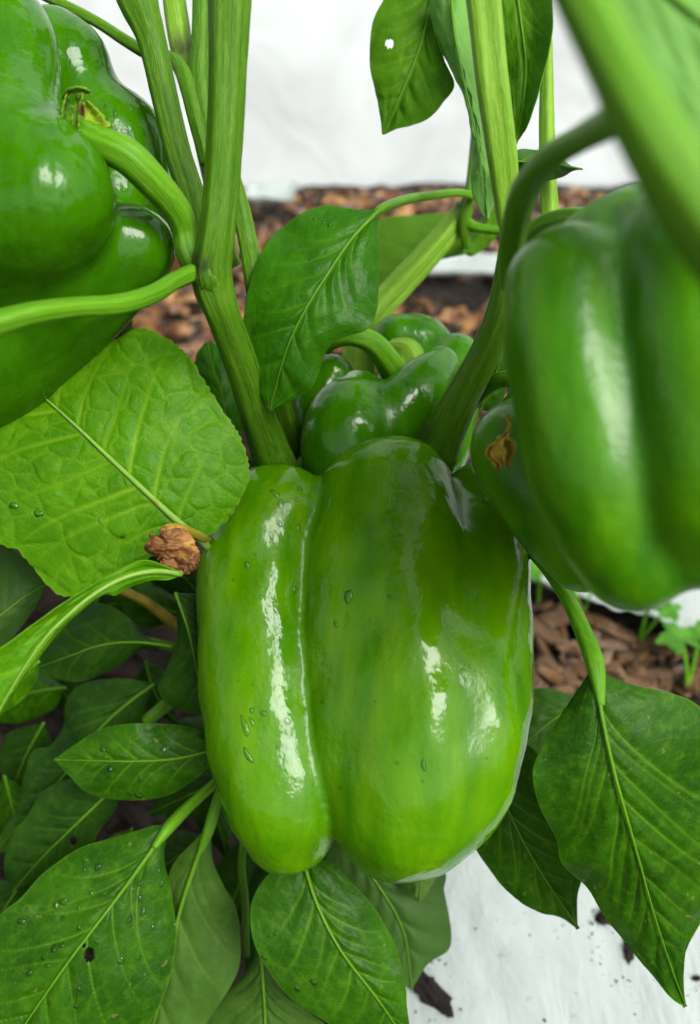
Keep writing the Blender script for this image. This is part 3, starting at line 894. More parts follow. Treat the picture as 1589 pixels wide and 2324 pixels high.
ribbon('calyx', [(150, 300, 20.9, 15), (148, 268, 20.8, 13), (150, 240, 20.7, 13), (158, 214, 20.7, 14)], 'calyx', tl, 1, .3)
ribbon('calyx', [(172, 300, 20.7, 12), (172, 268, 20.6, 12), (176, 236, 20.6, 12), (182, 210, 20.6, 16)], 'calyx', tl, 4, .3)
ribbon('calyx', [(142, 224, 20.8, 5), (158, 209, 20.5, 10), (184, 206, 20.4, 9), (204, 212, 20.5, 6)], 'calyx', tl, 2, .5)
ribbon('calyx', [(192, 232, 21.0, 6), (204, 252, 21.0, 15), (216, 275, 21.0, 22), (226, 296, 21.0, 26)], 'calyx_yellow', tl, 3, .2)
ribbon('calyx_scar', [(187, 236, 20.5, 1.5), (186, 248, 20.45, 3.5), (188, 260, 20.5, 1.5)], 'dried', tl, 3, .1)

# ---- pepper in the middle background
cp = thing('bell_pepper', P(860, 1040, 31), 'smaller dark green bell pepper with heart shaped shoulders nestled between the forked stems', 'bell pepper', 'green bell peppers on the plant')
midp = Fruit([
    ([(812, 905, 28.2, 66), (796, 950, 27.6, 92), (790, 1010, 27.6, 108), (800, 1080, 28.4, 100)], 1),
    ([(1000, 830, 28.6, 44), (962, 872, 28.0, 62), (915, 925, 27.8, 76), (880, 985, 28.0, 92), (850, 1050, 28.6, 92)], 3),
    ([(752, 852, 29.8, 54), (728, 905, 29.8, 62), (735, 1000, 29.8, 70)], 2),
    ([(905, 768, 31.8, 56), (960, 790, 32, 68), (930, 900, 32, 90)], 3),
    ([(1035, 815, 31.2, 58), (1010, 900, 31.0, 80), (960, 1000, 30.6, 110)], 3),
    ([(860, 960, 31, 90), (860, 1080, 30.8, 130)], 5),
], wob=0.00022, wl=0.016, seed=14)
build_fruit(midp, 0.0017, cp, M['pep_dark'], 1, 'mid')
tube('peduncle', [(738, 790, 29.0, 17), (752, 774, 28.6, 20), (795, 762, 28.3, 22), (845, 778, 28.4, 25), (880, 820, 28.9, 29), (905, 862, 29.6, 36)], cp, M['stem_bright'], seg=30, ridge=6, ramp_=0.04, seed=12)
tube('calyx', [(885, 790, 30.4, 20), (925, 800, 30.2, 30), (935, 850, 30.2, 34), (915, 870, 30.2, 20)], cp, M['calyx'], seg=20, ridge=5, ramp_=.12, seed=13)

# ---- large out-of-focus pepper at the right
rp = thing('bell_pepper', P(1450, 1390, 16), 'huge out of focus green bell pepper filling the right edge', 'bell pepper', 'green bell peppers on the plant')
rightp = Fruit([
    ([(1300, 660, 16.6, 150), (1292, 780, 16.4, 152), (1318, 920, 16.2, 150), (1352, 1070, 16.2, 150), (1390, 1180, 16.4, 140), (1440, 1250, 16.6, 136)], 1),
    ([(1545, 575, 16.0, 150), (1580, 750, 15.4, 160), (1610, 950, 15.2, 165), (1600, 1100, 15.6, 165), (1585, 1190, 16.2, 150)], 2.5),
    ([(1450, 530, 17.2, 112), (1480, 600, 17, 120)], 5),
    ([(1830, 560, 16.6, 170), (1850, 800, 16, 185), (1850, 1000, 16, 190), (1800, 1150, 16.6, 175)], 4),
    ([(1340, 560, 17.6, 80), (1380, 620, 17.6, 110)], 6),
    ([(1500, 650, 18.6, 190), (1500, 1000, 18.6, 240)], 10),
], wob=0.00028, wl=0.018, seed=21)
build_fruit(rightp, 0.0018, rp, M['pep_right'], 1, 'right')
tube('peduncle', [(1170, 600, 23.0, 24), (1215, 530, 22.0, 25), (1275, 500, 21.0, 26), (1350, 505, 19.8, 30), (1420, 560, 19.0, 38)], rp, M['stem_bright'], seg=24, seed=17)

# ---- pepper half hidden behind it
hp = thing('bell_pepper', P(1290, 1290, 22), 'half hidden dark green bell pepper behind the huge one, touched by a yellow withered flower', 'bell pepper', 'green bell peppers on the plant')
hid = Fruit([
    ([(1186, 1018, 22.5, 118), (1215, 1090, 22.3, 112), (1265, 1170, 22.3, 104), (1330, 1250, 22.6, 96)], 1),
    ([(1300, 1000, 22.8, 125), (1370, 1150, 22.8, 120)], 4),
    ([(1240, 980, 24.6, 120), (1300, 1120, 24.6, 130)], 4),
], wob=0.0002, wl=0.018, seed=25)
build_fruit(hid, 0.0018, hp, M['pep_right'], 1, 'hid')
tube('peduncle', [(1030, 980, 27.0, 16), (1080, 905, 26.2, 17), (1135, 862, 25.2, 18), (1190, 870, 24.4, 22), (1220, 930, 24.0, 28)], hp, M['stem_bright'], seg=24, seed=18)

# ------------------------------------------------------------------ the pepper plant: stems and leaves
base = G(820, 1350); base[2] = 0
pl = thing('pepper_plant', base, 'bushy sweet pepper plant with forked ridged green stems and broad dark leaves', 'pepper plant')
gb = lambda x, y, d: (x, y, d)
ST = [
    # (points, material, kwargs)
    ([(760, 1350, 36, 52), (700, 1220, 32.5, 50), (640, 1090, 28.5, 48), (598, 980, 26.3, 40), (556, 850, 24.5, 37), (508, 720, 23.0, 38), (484, 650, 22.6, 45), (481, 600, 22.3, 43), (492, 530, 22.0, 39), (503, 420, 21.8, 39), (512, 280, 21.5, 40), (518, 120, 21.2, 43), (523, -60, 20.8, 50)], 'stem', dict(nodes=[(450, 600, 22, 30, .95), (452, 640, 22.2, 22, .6)], ridge=6)),
    ([(296, -50, 23.5, 52), (314, 10, 23.6, 44), (343, 90, 23.8, 33), (374, 225, 24.0, 30), (404, 350, 24.1, 30), (438, 460, 24.1, 30), (462, 590, 23.6, 28)], 'stem', dict(nodes=[(450, 600, 23.6, 40, .6)])),
    ([(390, -40, 27.0, 24), (402, 50, 27.0, 27), (414, 120, 27.0, 26), (440, 210, 26.8, 24), (466, 330, 26.5, 24), (500, 480, 26.2, 24), (520, 600, 26, 24)], 'stem_pale', dict(nodes=[(416, 112, 26.8, 28, 1.0), (425, 140, 26.8, 14, .8)])),
    ([(458, -40, 26.4, 20), (456, 80, 26.4, 22), (452, 180, 26.4, 28), (470, 300, 26.3, 26), (500, 460, 26.0, 24)], 'stem', dict(nodes=[(432, 128, 26.4, 22, .9)])),
    ([(530, 400, 25.0, 15), (548, 480, 25.0, 20), (564, 560, 25.0, 22), (578, 640, 25.0, 24), (600, 760, 26, 24), (640, 930, 28, 24), (690, 1080, 31, 30)], 'stem', dict(seed=5)),
    ([(645, 880, 30, 11), (652, 960, 30, 13), (664, 1080, 31, 14)], 'stem_pale', {}),
    ([(880, 1350, 36, 52), (930, 1140, 30.0, 60), (980, 1035, 27.6, 58), (1010, 980, 26.8, 48), (1058, 885, 25.6, 38), (1108, 790, 24.6, 36), (1142, 700, 23.8, 35), (1160, 600, 23.2, 32), (1168, 520, 22.8, 28)], 'stem', dict(nodes=[(952, 985, 26.6, 34, .7), (1205, 520, 22.6, 30, .8)], ridge=5)),
    ([(1164, 590, 22.8, 20), (1158, 530, 22.6, 23), (1150, 455, 22.4, 29), (1139, 350, 22.0, 35), (1119, 200, 21.5, 38), (1104, 60, 21.2, 40), (1090, -70, 20.9, 43)], 'stem_pale', dict(ridge=4, ramp_=0.13, fine=0.02, phase=0.9, twist=0.0, seed=9)),
    ([(1243, 90, 26, 10), (1241, 250, 26, 16), (1244, 400, 26, 18), (1248, 500, 26, 19), (1240, 600, 25.5, 19)], 'stem_pale', dict(ridge=4, ramp_=0.12, twist=0)),
    ([(820, 1000, 34, 40), (815, 800, 33.5, 34), (842, 720, 33, 30), (895, 660, 33, 28), (965, 585, 33, 26), (1030, 510, 33, 24), (1056, 468, 33, 19)], 'stem_pale', dict(ridge=4, ramp_=0.13, nodes=[(1050, 472, 33, 28, .95)], twist=0.2)),
    ([(1052, 470, 32.6, 13), (1066, 440, 32.4, 13), (1072, 380, 32.3, 10), (1078, 300, 32.2, 9)], 'stem', {}),
    ([(1052, 500, 32.6, 14), (1080, 515, 32.4, 11), (1130, 522, 32.2, 10), (1175, 520, 32, 10)], 'stem_bright', {}),
    ([(1070, 440, 32, 8), (1055, 500, 32.5, 15), (1060, 560, 33, 12)], 'stem', {}),
    ([(1158, 650, 19.6, 22), (1160, 580, 19.0, 29), (1172, 500, 18.0, 31), (1198, 420, 16.6, 33), (1250, 355, 14.8, 30), (1320, 312, 13.0, 31), (1410, 265, 10.6, 40), (1470, 250, 10.0, 40)], 'stem_fore', dict(ridge=3, ramp_=0.03)),
    ([(1270, -120, 9.9, 60), (1330, 10, 9.8, 62), (1400, 150, 9.7, 66), (1475, 290, 9.6, 74), (1560, 430, 9.6, 84), (1700, 620, 9.6, 92), (1900, 850, 9.8, 100)], 'stem_fore', dict(ridge=3, ramp_=0.03)),
    # thin lower stalks
    ([(560, 2170, 31, 7), (556, 2050, 31, 9), (548, 1960, 30.8, 9), (560, 1850, 30.5, 8)], 'stem', {}),
    ([(690, 1420, 33, 12), (560, 1450, 33, 12), (450, 1475, 33, 12), (380, 1465, 32, 10), (320, 1450, 31.5, 8)], 'stem_bright', {}),
    ([(700, 1400, 34, 13), (480, 1520, 32.5, 14), (390, 1590, 32, 15), (330, 1640, 31.6, 14)], 'stem_bright', {}),
    ([(640, 1480, 33, 14), (430, 1430, 32.5, 13), (330, 1365, 32, 11), (250, 1330, 32, 8)], 'yellow_stem', dict(nodes=[(395, 1400, 32.3, 14, .8), (350, 1372, 32, 12, .8), (310, 1350, 32, 10, .7)])),
]
for i, (pts, mt, kw) in enumerate(ST):
    kw = dict(kw); big = max(p[3] for p in pts) > 28
    kw.setdefault('seed', i)
    tube('stem', pts, pl, M[mt], seg=48 if big else 20, n=160 if big else 50, bump_n=1 if big else 0, **{**dict(ridge=5, ramp_=0.05, fine=0.04), **kw})
# knobbly node on the left fork
def knob(x, y, d, rp, par, nm='node', mat='stem'):
    th, ph = np.meshgrid(np.linspace(0, 2 * math.pi, 40, endpoint=False), np.linspace(0.01, math.pi - .01, 26), indexing='xy')
    r = rp * d * 0.01 / FPX * (1 + 0.13 * (fbm(np.cos(th) * np.sin(ph) * 7 + 9, np.sin(th) * np.sin(ph) * 7 + np.cos(ph) * 6 + 9, 3, 3) - .5) * 2)
    c = P(x, y, d)
    Q = c + (np.sin(ph) * np.cos(th) * r)[..., None] * RGT + (np.sin(ph) * np.sin(th) * r)[..., None] * FWD + (np.cos(ph) * r * 1.1)[..., None] * UPV
    nd = np.exp(-(((np.cos(th) * np.sin(ph) + .55) / .5) ** 2 + ((np.cos(ph) - .25) / .6) ** 2)) * 0.7
    return mesh_obj(nm, Q.reshape(-1, 3), grid_faces(26, 40, True), M[mat], par, attrs={'stem_co': ((Q - c) * 100).reshape(-1, 3), 'node': nd.ravel()})


knob(476, 626, 22.32, 37, pl)
tube('petiole', [(470, 606, 22.5, 18), (425, 624, 22.1, 19), (392, 640, 21.6, 19), (345, 668, 20.8, 20), (270, 690, 20.0, 22), (160, 698, 19.2, 22), (60, 715, 18.6, 25), (-60, 750, 18.2, 30)], pl, M['stem_bright'], seg=36, n=90, ridge=4, ramp_=0.07, fine=0.05, bump_n=1, seed=40,
     )['label'] = 'bright curved leaf stalk crossing below the upper left pepper'
tube('petiole', [(95, -12, 26, 10), (150, 14, 26, 12), (220, 50, 26, 12), (285, 92, 26, 13), (335, 120, 26, 14), (385, 130, 25.8, 14), (412, 160, 25.4, 17), (428, 210, 25.2, 17), (445, 280, 25, 16), (470, 370, 25, 16)], pl, M['stem'], seg=24, n=90, seed=41)

# --- leaves traced on the plant
leaf(pl, [(862, 476, 24.6), (800, 540, 24.2), (745, 620, 23.8), (692, 705, 23.6), (648, 800, 23.8), (612, 932, 24.6)],
     [(800, 475), (730, 468), (660, 500), (600, 560), (565, 650), (553, 740), (568, 820), (590, 890)],
     [(858, 520), (860, 610), (856, 700), (832, 748), (772, 768), (740, 800), (718, 862), (690, 895)],
     'leaf_bright', seed=1, dl=.9, dr=.5, rib=6, nu=130, nv=70, veins=6, quilt=.55, wave=.12, key='L1',
     petiole=[(1082, 446, 31.8, 8), (1040, 437, 31, 9), (980, 443, 29, 10), (920, 453, 27, 11), (870, 472, 25, 11), (840, 500, 24.6, 6)], label='fresh green leaf hanging in front of the middle pepper')
leaf(pl, [(385, 1872, 26.5), (345, 1928, 26.2), (298, 1995, 26.0), (222, 2095, 25.6), (150, 2190, 25.4), (60, 2320, 25.4), (-20, 2440, 25.6)],
     [(345, 1876), (250, 1903), (180, 1926), (100, 1980), (45, 2040), (0, 2078), (-60, 2180), (-90, 2330)],
     [(372, 1940), (386, 2010), (399, 2100), (396, 2170), (376, 2250), (335, 2330), (240, 2440), (100, 2500)],
     'leaf', seed=2, dl=.6, dr=.9, rib=7, nu=150, nv=80, veins=7, quilt=.5, wave=.12, holes=[(203, 2170, (9, 15)), (190, 2150, (3, 3))], key='L10',
     petiole=[(520, 1740, 28.6, 9), (478, 1785, 28.0, 11), (430, 1828, 27.4, 13), (385, 1875, 26.5, 14), (350, 1922, 26.1, 7)], label='broad dark leaf with a small slug hole and water drops, lowest at the left')
leaf(pl, [(478, 1870, 28.0), (445, 1955, 28.2), (405, 2080, 28.4), (385, 2200, 28.4), (330, 2380, 28.6)],
     [(440, 1910), (400, 1952), (382, 2000), (392, 2080), (380, 2150), (350, 2230), (320, 2310)],
     [(482, 1950), (505, 2005), (533, 2055), (545, 2115), (541, 2200), (490, 2290), (410, 2390)],
     'leaf_under', seed=3, dl=.3, dr=.6, rib=9, nu=110, nv=60, veins=5, quilt=.4, petiole=[(500, 1790, 28.4, 10), (488, 1830, 28.2, 12), (474, 1880, 28.0, 13), (455, 1930, 28.1, 8)], key='L11')
leaf(pl, [(688, 1950, 26.8), (715, 2040, 26.4), (757, 2130, 26.2), (800, 2195, 26.2), (862, 2275, 26.4), (940, 2390, 27)],
     [(620, 1975), (578, 2030), (568, 2080), (576, 2140), (604, 2195), (655, 2262), (740, 2320), (840, 2385)],
     [(745, 1955), (800, 2005), (850, 2060), (890, 2130), (908, 2180), (921, 2240), (926, 2300)],
     'leaf', seed=4, dl=.3, dr=.7, rib=6, nu=140, nv=70, veins=7, quilt=.5, holes=[], key='L12', label='broad leaf directly below the central pepper')
leaf(pl, [(590, 2150, 28.6), (597, 2230, 28.6), (602, 2330, 28.8), (600, 2480, 29)],
     [(560, 2205), (510, 2250), (470, 2290), (448, 2330), (450, 2420)], [(615, 2215), (650, 2262), (705, 2300), (745, 2340), (720, 2430)],
     'leaf_under', seed=5, rib=6, nu=90, veins=5, quilt=.5)
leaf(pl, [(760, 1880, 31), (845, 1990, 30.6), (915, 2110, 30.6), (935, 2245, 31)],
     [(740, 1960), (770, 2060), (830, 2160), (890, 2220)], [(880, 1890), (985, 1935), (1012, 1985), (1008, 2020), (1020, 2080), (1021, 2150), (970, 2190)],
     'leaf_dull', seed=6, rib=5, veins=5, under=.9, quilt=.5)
leaf(pl, [(935, 1880, 29.6), (955, 1960, 29.4), (952, 2046, 29.6)], [(905, 1920), (903, 1980), (925, 2030)], [(1010, 1900), (1018, 1940), (990, 1990), (965, 2035)],
     'leaf_under', seed=7, rib=4, veins=4, under=.7)
leaf(pl, [(1350, 1500, 22.6), (1362, 1600, 22.2), (1392, 1745, 22.2), (1424, 1860, 22.6), (1455, 1970, 23.2), (1480, 2060, 24.0), (1512, 2160, 25.0), (1556, 2284, 26.2)],
     [(1325, 1545), (1298, 1585), (1248, 1665), (1214, 1730), (1210, 1775), (1226, 1835), (1262, 1905), (1274, 1958), (1330, 2012), (1372, 2080), (1430, 2152), (1490, 2225), (1520, 2262)],
     [(1385, 1535), (1450, 1558), (1520, 1572), (1589, 1605), (1655, 1700), (1680, 1850), (1645, 2010), (1590, 2095), (1560, 2150), (1552, 2210)],
     'leaf', seed=8, dl=.9, dr=.9, rib=8, nu=170, nv=90, veins=8, quilt=.5, wave=.14, key='L16', lean=.7,
     petiole=[(1160, 1210, 27, 10), (1236, 1286, 25.4, 14), (1290, 1365, 24.0, 17), (1325, 1440, 23.2, 20), (1350, 1510, 22.6, 21), (1364, 1600, 22.2, 9)], label='large pointed dark leaf hanging at the lower right over the white sheet')
leaf(pl, [(1110, 1690, 26.5), (1150, 1830, 26.4), (1215, 1960, 26.8), (1312, 2108, 28)],
     [(1050, 1780), (1072, 1905), (1108, 1970), (1160, 2030), (1222, 2070), (1275, 2082)], [(1200, 1690), (1260, 1780), (1300, 1880), (1325, 1970), (1310, 2040)],
     'leaf', seed=9, dl=.6, dr=.3, rib=5, veins=6, nu=120, quilt=.5, lean=.8, label='dark leaf half hidden behind the large pointed leaf at the right')
leaf(pl, [(1330, 1600, 30), (1260, 1630, 30), (1190, 1690, 30)], [(1290, 1575), (1220, 1562), (1170, 1610)], [(1310, 1660), (1250, 1710), (1210, 1715)],
     'leaf_dull', seed=10, rib=4, veins=4, under=.3)
# left cluster
leaf(pl, [(490, 1700, 27.5), (400, 1722, 27.6), (300, 1728, 27.6), (215, 1727, 27.8), (122, 1724, 28.2)],
     [(470, 1665), (400, 1645), (300, 1642), (230, 1655), (170, 1690)], [(470, 1745), (400, 1797), (335, 1814), (262, 1815), (200, 1800), (158, 1762)],
     'leaf', seed=11, dl=.4, dr=.5, rib=5, nu=110, veins=6, quilt=.45, key='L8', lean=.5, label='oval leaf pointing left beside the lower half of the central pepper')
leaf(pl, [(244, 1802, 29.6), (155, 1888, 29.6), (92, 1950, 29.8), (28, 2024, 30.2)],
     [(170, 1768), (98, 1795), (62, 1850), (24, 1905), (9, 1965)], [(266, 1826), (224, 1890), (200, 1926), (118, 1988)],
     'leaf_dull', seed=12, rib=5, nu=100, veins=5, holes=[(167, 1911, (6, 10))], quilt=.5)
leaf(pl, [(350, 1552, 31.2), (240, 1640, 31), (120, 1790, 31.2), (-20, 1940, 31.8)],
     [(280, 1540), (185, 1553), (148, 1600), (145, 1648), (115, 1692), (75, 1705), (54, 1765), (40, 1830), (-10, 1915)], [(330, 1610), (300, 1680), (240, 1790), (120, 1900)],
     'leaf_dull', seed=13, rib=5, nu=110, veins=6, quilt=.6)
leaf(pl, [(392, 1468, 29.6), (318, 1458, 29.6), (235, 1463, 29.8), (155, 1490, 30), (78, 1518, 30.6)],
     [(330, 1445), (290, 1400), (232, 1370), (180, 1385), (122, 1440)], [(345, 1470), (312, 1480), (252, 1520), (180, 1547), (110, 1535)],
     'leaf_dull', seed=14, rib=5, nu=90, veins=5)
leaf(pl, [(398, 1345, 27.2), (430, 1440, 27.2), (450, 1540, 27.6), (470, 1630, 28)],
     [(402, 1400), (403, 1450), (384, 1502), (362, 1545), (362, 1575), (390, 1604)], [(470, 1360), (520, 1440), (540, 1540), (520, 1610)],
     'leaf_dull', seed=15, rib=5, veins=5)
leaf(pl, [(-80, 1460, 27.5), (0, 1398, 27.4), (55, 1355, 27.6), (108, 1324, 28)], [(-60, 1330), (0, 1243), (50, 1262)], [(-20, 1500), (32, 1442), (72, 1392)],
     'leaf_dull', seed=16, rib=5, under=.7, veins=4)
# upper leaves
leaf(pl, [(985, -70, 27.6), (972, 30, 27.4), (952, 110, 27.2), (912, 210, 27.2), (869, 304, 27.6)],
     [(905, -50), (868, 5), (844, 60), (840, 150), (858, 235)], [(1000, -30), (988, 50), (1004, 130), (1031, 190), (1006, 230), (965, 272), (900, 292)],
     'leaf_top', seed=17, dl=.5, dr=-.6, rib=5, nu=110, veins=6, holes=[(884, 98, (9, 8))], quilt=.6, label='hanging leaf with a small round hole against the white sheet')
leaf(pl, [(1020, -80, 26), (1030, 60, 25.8), (1052, 180, 25.6), (1080, 300, 25.6), (1096, 400, 25.8), (1107, 497, 26.2)],
     [(975, -20), (988, 80), (1028, 170), (1050, 215), (1069, 310), (1070, 425), (1090, 478)], [(1070, -20), (1085, 120), (1102, 250), (1122, 380), (1122, 460)],
     'leaf_pale', seed=18, dl=1.2, dr=.8, rib=6, nu=120, veins=8, quilt=.7, lean=.5)
leaf(pl, [(1165, -80, 23.8), (1184, 60, 23.6), (1194, 150, 23.8), (1186, 240, 24), (1171, 327, 24.4)],
     [(1130, -20), (1138, 80), (1150, 180), (1160, 270)], [(1240, -60), (1254, 30), (1250, 95), (1230, 180), (1214, 235), (1194, 292)],
     'leaf_top', seed=19, dl=.3, dr=-.8, rib=5, veins=5)
leaf(pl, [(1150, 365, 24.6), (1215, 368, 24.6), (1262, 372, 24.6), (1322, 384, 24.8)], [(1172, 342), (1205, 339), (1262, 352), (1295, 376)], [(1180, 402), (1225, 412), (1275, 402), (1300, 388)],
     'leaf', seed=20, rib=3, veins=3, nu=50, nv=24)
leaf(pl, [(1075, 520, 36), (1000, 540, 36), (930, 590, 36), (850, 660, 36)], [(1050, 485), (940, 488), (860, 500), (820, 560)], [(1110, 545), (1060, 575), (960, 600), (880, 650)],
     'leaf_top', seed=21, rib=3, under=.35, veins=4)
leaf(pl, [(1120, 470, 35), (1095, 530, 35), (1050, 575, 35)], [(1090, 500), (1060, 540)], [(1130, 510), (1120, 545), (1075, 580)], 'leaf_top', seed=22, rib=0, veins=3)
leaf(pl, [(1200, -260, 12.6), (1400, -110, 12.5), (1640, 90, 12.5), (1900, 330, 12.8)], [(1400, -160), (1600, -80), (1850, 100)], [(1300, 0), (1420, 130), (1560, 330), (1750, 500)],
     'leaf_pale', seed=23, dl=.3, dr=.3, rib=14, veins=5, label='out of focus leaf in the top right corner')
leaf(pl, [(520, 1010, 31.5), (505, 900, 31.5), (485, 840, 31.6), (470, 775, 32)], [(455, 940), (440, 860), (446, 805)], [(560, 960), (560, 860), (505, 790)],
     'leaf_bright', seed=24, rib=3, veins=4)
leaf(pl, [(1090, 930, 26.8), (1120, 860, 26.4), (1150, 780, 26)], [(1070, 900), (1085, 850), (1120, 800)], [(1130, 930), (1150, 880), (1160, 820)],
     'leaf', seed=25, rib=3, veins=4)
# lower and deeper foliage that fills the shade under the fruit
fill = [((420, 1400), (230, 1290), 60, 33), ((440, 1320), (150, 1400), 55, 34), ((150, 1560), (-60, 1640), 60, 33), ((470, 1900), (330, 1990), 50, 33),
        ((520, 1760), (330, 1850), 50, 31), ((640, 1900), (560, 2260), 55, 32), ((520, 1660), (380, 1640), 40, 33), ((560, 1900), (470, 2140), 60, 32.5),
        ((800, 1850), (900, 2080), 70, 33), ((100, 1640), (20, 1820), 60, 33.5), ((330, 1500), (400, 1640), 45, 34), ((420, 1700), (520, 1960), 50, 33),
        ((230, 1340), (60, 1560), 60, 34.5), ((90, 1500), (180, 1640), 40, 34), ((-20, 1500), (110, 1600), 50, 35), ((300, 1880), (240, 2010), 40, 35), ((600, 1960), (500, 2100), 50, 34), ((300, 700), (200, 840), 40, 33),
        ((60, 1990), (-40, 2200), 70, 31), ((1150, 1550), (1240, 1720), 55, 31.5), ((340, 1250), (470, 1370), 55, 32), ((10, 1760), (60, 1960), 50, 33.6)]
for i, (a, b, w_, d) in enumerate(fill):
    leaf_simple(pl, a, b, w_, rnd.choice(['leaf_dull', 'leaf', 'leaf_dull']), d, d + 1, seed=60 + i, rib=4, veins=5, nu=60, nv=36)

# unseen crown leaves, added overhead and behind the camera to shape shade and reflections
for i in range(60):
    r = random.Random(400 + i)
    x, y, z = r.uniform(-0.28, 0.26), r.uniform(0.02, 0.42), r.uniform(0.44, 0.66)
    if i > 26: x, y, z = r.uniform(-0.5, -0.07), r.uniform(-0.35, 0.2), r.uniform(0.40, 0.85)
    if abs(x) < 0.1 and abs(y) < .1: continue
    if x > -0.02 and y < 0.24: continue
    c = np.array([x, y, z]); a = r.uniform(0, 6.28); L_ = r.uniform(0.07, 0.12)
    dr_ = np.array([math.cos(a), math.sin(a), r.uniform(-.6, 0.0)]); sv = np.cross(dr_, [0, 0, 1]); sv /= np.linalg.norm(sv)
    uu, vv = np.meshgrid(np.linspace(0, 1, 22), np.linspace(-1, 1, 13), indexing='ij')
    wd_ = 0.30 * L_ * np.sin(np.pi * uu ** 0.75) ** 0.9 + 0.001
    Q = c + dr_ * (uu * L_)[..., None] + sv * (vv * wd_)[..., None] + np.array([0, 0, 1]) * (0.25 * np.abs(vv) * wd_ - 0.3 * L_ * uu ** 2)[..., None]
    lc = np.stack([uu * L_ * 100, vv * wd_ * 100, uu * 0 + i], -1).reshape(-1, 3)
    mesh_obj('leaf', Q.reshape(-1, 3), grid_faces(22, 13), M['leaf'], pl, attrs={'leaf_co': lc, 'vein': np.exp(-(vv / .06) ** 2).ravel(), 'under': np.zeros(uu.size)})

# ------------------------------------------------------------------ crinkled weed leaf at the left
wd = thing('broadleaf_weed', G(500, 1500), 'light green crinkly toothed weed leaves at the left of the central pepper', 'weed')
leaf(wd, [(452, 1222, 24.6), (400, 1180, 24.4), (330, 1115, 24.2), (250, 1040, 24.2), (160, 955, 24.4), (85, 890, 25), (30, 850, 25.6)],
     [(400, 1242), (345, 1264), (275, 1300), (205, 1340), (150, 1354), (112, 1334), (80, 1296), (40, 1250), (0, 1236), (-60, 1180), (-110, 1060), (-60, 920)],
     [(500, 1200), (555, 1120), (566, 1060), (545, 990), (505, 930), (462, 862), (425, 805), (370, 762), (312, 744), (245, 775), (160, 800), (80, 820)],
     'leaf_weed', seed=30, dl=.5, dr=.7, nu=260, nv=150, veins=6, quilt=.36, wave=.16, rib=12, net=True, teeth=9, ribmat='midrib_weed', lean=.45, vw=2.3, key='L2',
     ribnodes=[(352, 1140, 24.2, 7, .9), (338, 1124, 24.2, 5, .9), (318, 1108, 24.2, 5, .7), (240, 1030, 24.2, 5, .4)], petiole=[(440, 1212, 24.6, 7), (480, 1250, 26, 9), (560, 1340, 31, 10), (600, 1500, 37, 10)], label='bright crinkled leaf with toothed edge and pale vein network')
leaf(wd, [(412, 1302, 22.6), (350, 1296, 22.2), (280, 1312, 21.8), (200, 1358, 21.4), (110, 1440, 21.0), (40, 1540, 20.8), (-40, 1680, 20.8)],
     [(330, 1272), (260, 1297), (200, 1331), (100, 1400), (20, 1458), (-60, 1530)], [(385, 1316), (340, 1318), (290, 1335), (262, 1352), (235, 1350), (178, 1392), (124, 1448), (75, 1512), (0, 1625)],
     'leaf_weed', seed=31, dl=-.25, dr=.25, nu=160, nv=36, veins=4, quilt=.4, wave=.12, rib=9, ribmat='midrib_weed', label='narrow winged leaf stalk curving down to the left edge')
leaf_simple(wd, (90, 1500), (-60, 1640), 40, 'leaf_weed', 25, 25, seed=33, veins=5, rib=5)

# ------------------------------------------------------------------ withered flowers
def crumple(name, x, y, d, rx, ry, n_, seed, mat, par, col=None):
    """ball of curled dry petals"""
    r = np.random.RandomState(seed); VV = []; FF = []; k = 0
    c = P(x, y, d); pxm = d * 0.01 / FPX
    for i in range(n_):
        a0 = r.rand() * 6.28; el = r.uniform(-1, 1); tilt = r.uniform(0.5, 1.0); nn_ = 22
        sv, tv = np.meshgrid(np.linspace(-1, 1, nn_), np.linspace(-1, 1, nn_), indexing='ij')
        th = a0 + sv * 1.0 * r.uniform(.6, 1.2); ph = math.pi / 2 + el * 0.9 + tv * 0.7 * tilt
        rad = 0.80 + 0.16 * i / n_ + 0.42 * (fbm(sv * 2.0 + seed + i * 3, tv * 2.4 + i * 7, seed, 4) - .5) + 0.10 * np.sin(tv * 9 + sv * 3 + i)
        rad = rad * (1 - 0.28 * np.maximum(np.abs(sv), np.abs(tv)) ** 3)
        X = np.cos(th) * np.sin(ph) * rad; Z = np.cos(ph) * rad; Yd = -np.abs(np.sin(th)) * np.sin(ph) * rad * 0.85
        Q = c + (X * rx * pxm)[..., None] * RGT + (Z * ry * pxm)[..., None] * UPV + (Yd * rx * pxm)[..., None] * FWD
        VV.append(Q.reshape(-1, 3)); FF.append(grid_faces(nn_, nn_) + k); k += nn_ * nn_
    o = mesh_obj(name, np.vstack(VV), np.vstack(FF), M[mat], par)
    m = o.modifiers.new('t', 'SOLIDIFY'); m.thickness = 0.0004
    return o


